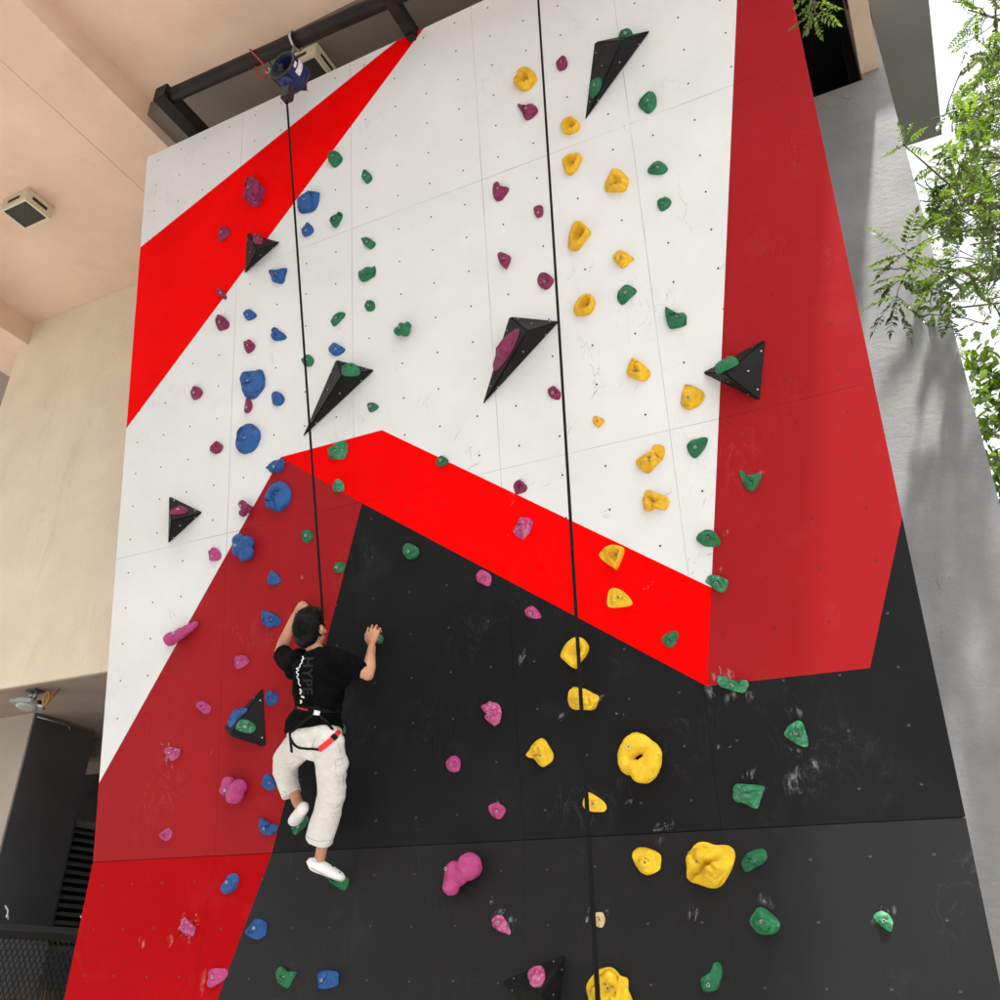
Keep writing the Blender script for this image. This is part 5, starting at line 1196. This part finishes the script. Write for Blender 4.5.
# the sprays the photograph shows: explicit branches reaching towards the wall
def branch(pts, r0, r1, nside, nf, fl_, pairs, ll, lw, sides=.5):
    P_ = [atY(u, v, y) for u, v, y in pts]; Q = [V(x) for x in catmull([tuple(p) for p in P_], 4, False)]
    n = len(Q); st1.tube(Q, [r0+(r1-r0)*i/(n-1) for i in range(n)], 6)
    for _ in range(nside):
        i = random.randrange(max(1, int(n*.12)), n); t = (Q[min(i+1, n-1)]-Q[i-1]).normalized()
        twig(lv1, st1, Q[i], t*.4+rnd(.7), sides*random.uniform(.5, 1.1), nf, fl_, pairs, ll, lw)
hub = [(1090, 215, 2.2)]
branch(hub+[(1000, 230, 1.6), (960, 194, 1.2), (928, 166, .75), (903, 144, .35)], .016, .004, 5, 2, .24, 8, .05, .011, .35)
branch(hub+[(1000, 278, 1.3), (958, 270, .9), (923, 264, .5), (906, 256, .30)], .015, .004, 5, 2, .26, 8, .055, .012, .35)
LIMIT[0] = False
branch([(923, 264, .5), (908, 270, .34), (899, 288, .22), (897, 296, .20)], .006, .004, 2, 2, .22, 8, .055, .012, .15)
LIMIT[0] = True
branch([(1100, 60, 2.6), (1000, 20, 2.2), (968, 10, 2.0)], .02, .008, 10, 2, .25, 8, .05, .011, .4)
for u, v, y, k in ((985, 100, .3, 7), (955, 125, .5, 5), (975, 165, .1, 6), (990, 210, .2, 7), (940, 215, .4, 4), (970, 245, .0, 5), (950, 290, .5, 3), (985, 300, .3, 4), (930, 120, .6, 3), (993, 150, 1.4, 6), (970, 60, .2, 2), (930, 240, .5, 3), (1010, 60, -.1, 7), (1030, 130, -.3, 8), (1025, 220, -.2, 7), (1050, 20, -.4, 8), (1040, 320, .2, 5), (1075, 90, -.6, 7), (985, 18, -.1, 5)):
    c_ = atY(u, v, y)
    far = V((2.3, y+.8, c_.z+.5)); st1.tube([far, far.lerp(c_, .5)+rnd(.08), c_], [.011, .008, .005], 5, cap=False)
    for _ in range(k+3): twig(lv1, st1, c_+rnd(.22), V((-.5, -.3, -.1))+rnd(.8), .30, 4, .17, 8, .047, .0155)
LIMIT[0] = False
def spray(u, v, y, dirs, fl_, pairs, ll, lw, droop=.3):
    p = atY(u, v, y)
    for du, dv, dn in dirs:
        d = (RT*du-UP*dv+V((0, dn, 0))).normalized(); frond(lv1, st1, p, d, (V((0, -.35, 1))+rnd(.2)).normalized(), fl_*random.uniform(.85, 1.15), pairs, ll, lw, droop)
spray(903, 146, .35, [(.3, -1, 0), (-.2, -.9, .1), (.7, -.7, 0), (-.8, .3, 0), (.9, .2, 0)], .16, 7, .05, .012)
spray(904, 254, .30, [(-1, .2, 0), (-.7, -.6, 0), (.2, -1, .1), (.8, -.5, 0), (-.9, .7, -.1), (.4, .4, 0)], .26, 10, .07, .017)
spray(897, 276, .22, [(-.9, .2, 0), (.7, .5, 0), (-.6, .8, 0), (.5, .1, .1), (.9, .2, 0)], .22, 9, .07, .018)
spray(897, 296, .20, [(-.7, .75, 0), (-1, .2, 0), (.3, .9, 0), (-.3, 1, .1), (.8, .6, 0)], .28, 12, .075, .014, .5)
# the spray hanging under the roof edge at the top
tp = atY(812, -40, -1.6)
st1.tube([V((3.1, 1.2, 8.6)), V((2.2, -.6, 8.2)), V((1.1, -1.6, 7.4)), tp], [.03, .022, .014, .006], 6, cap=False)
st1.tube([tp, atY(814, -10, -1.55), atY(815, 14, -1.5)], [.006, .004, .003], 5, cap=False)
for (u, v), ds in (((814, -8), [(-.9, .5, 0), (.9, .6, 0), (-.5, 1, 0)]), ((814, 2), [(-.8, .5, 0), (.8, .5, 0), (-.3, 1, 0), (1, .1, 0)]), ((815, 13), [(-.6, .9, 0), (.3, 1, 0), (-.9, .4, 0), (.9, .3, 0)])):
    spray(u, v, -1.5, ds, .15, 6, .045, .011, .4)
lv1.build('foliage', M['leaf'], tr1); st1.build('twigs', M['bark'], tr1, True); tk1.build('trunk', M['bark'], tr1, True)

random.seed(33)
tr2 = empty('broadleaf_tree', (2.6, 4.0, 0), 'bright green leafy tree right of the concrete wall below the overhead cable', 'tree')
lv2, tk2 = MB(), MB()
f2 = V((2.5, 3.9, 3.0)); tk2.tube([V((2.6, 4.0, 0)), V((2.55, 3.9, 1.5)), f2], [.13, .11, .09], 12)
for k in range(190):
    a, e_ = random.uniform(0, 2*PI), math.asin(random.uniform(-.8, 1)); r = random.uniform(.45, 1)
    c_ = V((2.55+1.95*math.cos(a)*math.cos(e_)*r, 3.8+1.5*math.sin(a)*math.cos(e_)*r, 5.05+1.75*math.sin(e_)*r))
    if k % 5 == 0: P_ = limb_curve(f2, c_, 4, .06); tk2.tube(P_, [.035, .026, .018, .012, .007], 6, cap=False)
    for _ in range(22):
        p = c_+rnd(.17); d = V((random.gauss(0, .6), random.gauss(0, .6), -.5+random.gauss(0, .4))).normalized(); n = (V((0, -.3, 1))+rnd(.4)).normalized()
        L_ = random.uniform(.07, .125); s2 = d.cross(n).normalized()*L_*.26; m1, m2 = p+d*L_*.3, p+d*L_*.68-n*L_*.04
        lv2.add([p, m1+s2, m2+s2*.8, p+d*L_-n*L_*.12, m2-s2*.8, m1-s2], [(0, 1, 2, 5), (5, 2, 4), (2, 3, 4)])
for k in range(70):
    c_ = atY(random.uniform(958, 1040), random.uniform(340, 500), random.uniform(2.6, 4.2))
    for _ in range(16):
        p = c_+rnd(.13); d = V((random.gauss(-.2, .6), random.gauss(-.1, .6), -.5+random.gauss(0, .4))).normalized(); n = (V((0, -.5, 1))+rnd(.4)).normalized()
        L_ = random.uniform(.08, .14); s2 = d.cross(n).normalized()*L_*.28; m1, m2 = p+d*L_*.3, p+d*L_*.68-n*L_*.04
        lv2.add([p, m1+s2, m2+s2*.8, p+d*L_-n*L_*.12, m2-s2*.8, m1-s2], [(0, 1, 2, 5), (5, 2, 4), (2, 3, 4)])
    if k % 3 == 0: tk2.tube([V((2.5, 3.9, 5.2)).lerp(c_, .3), V((2.5, 3.9, 5.2)).lerp(c_, .7)+rnd(.05), c_], [.016, .010, .005], 6, cap=False)
lv2.build('foliage', M['leaf2'], tr2); tk2.build('trunk', M['bark'], tr2, True)
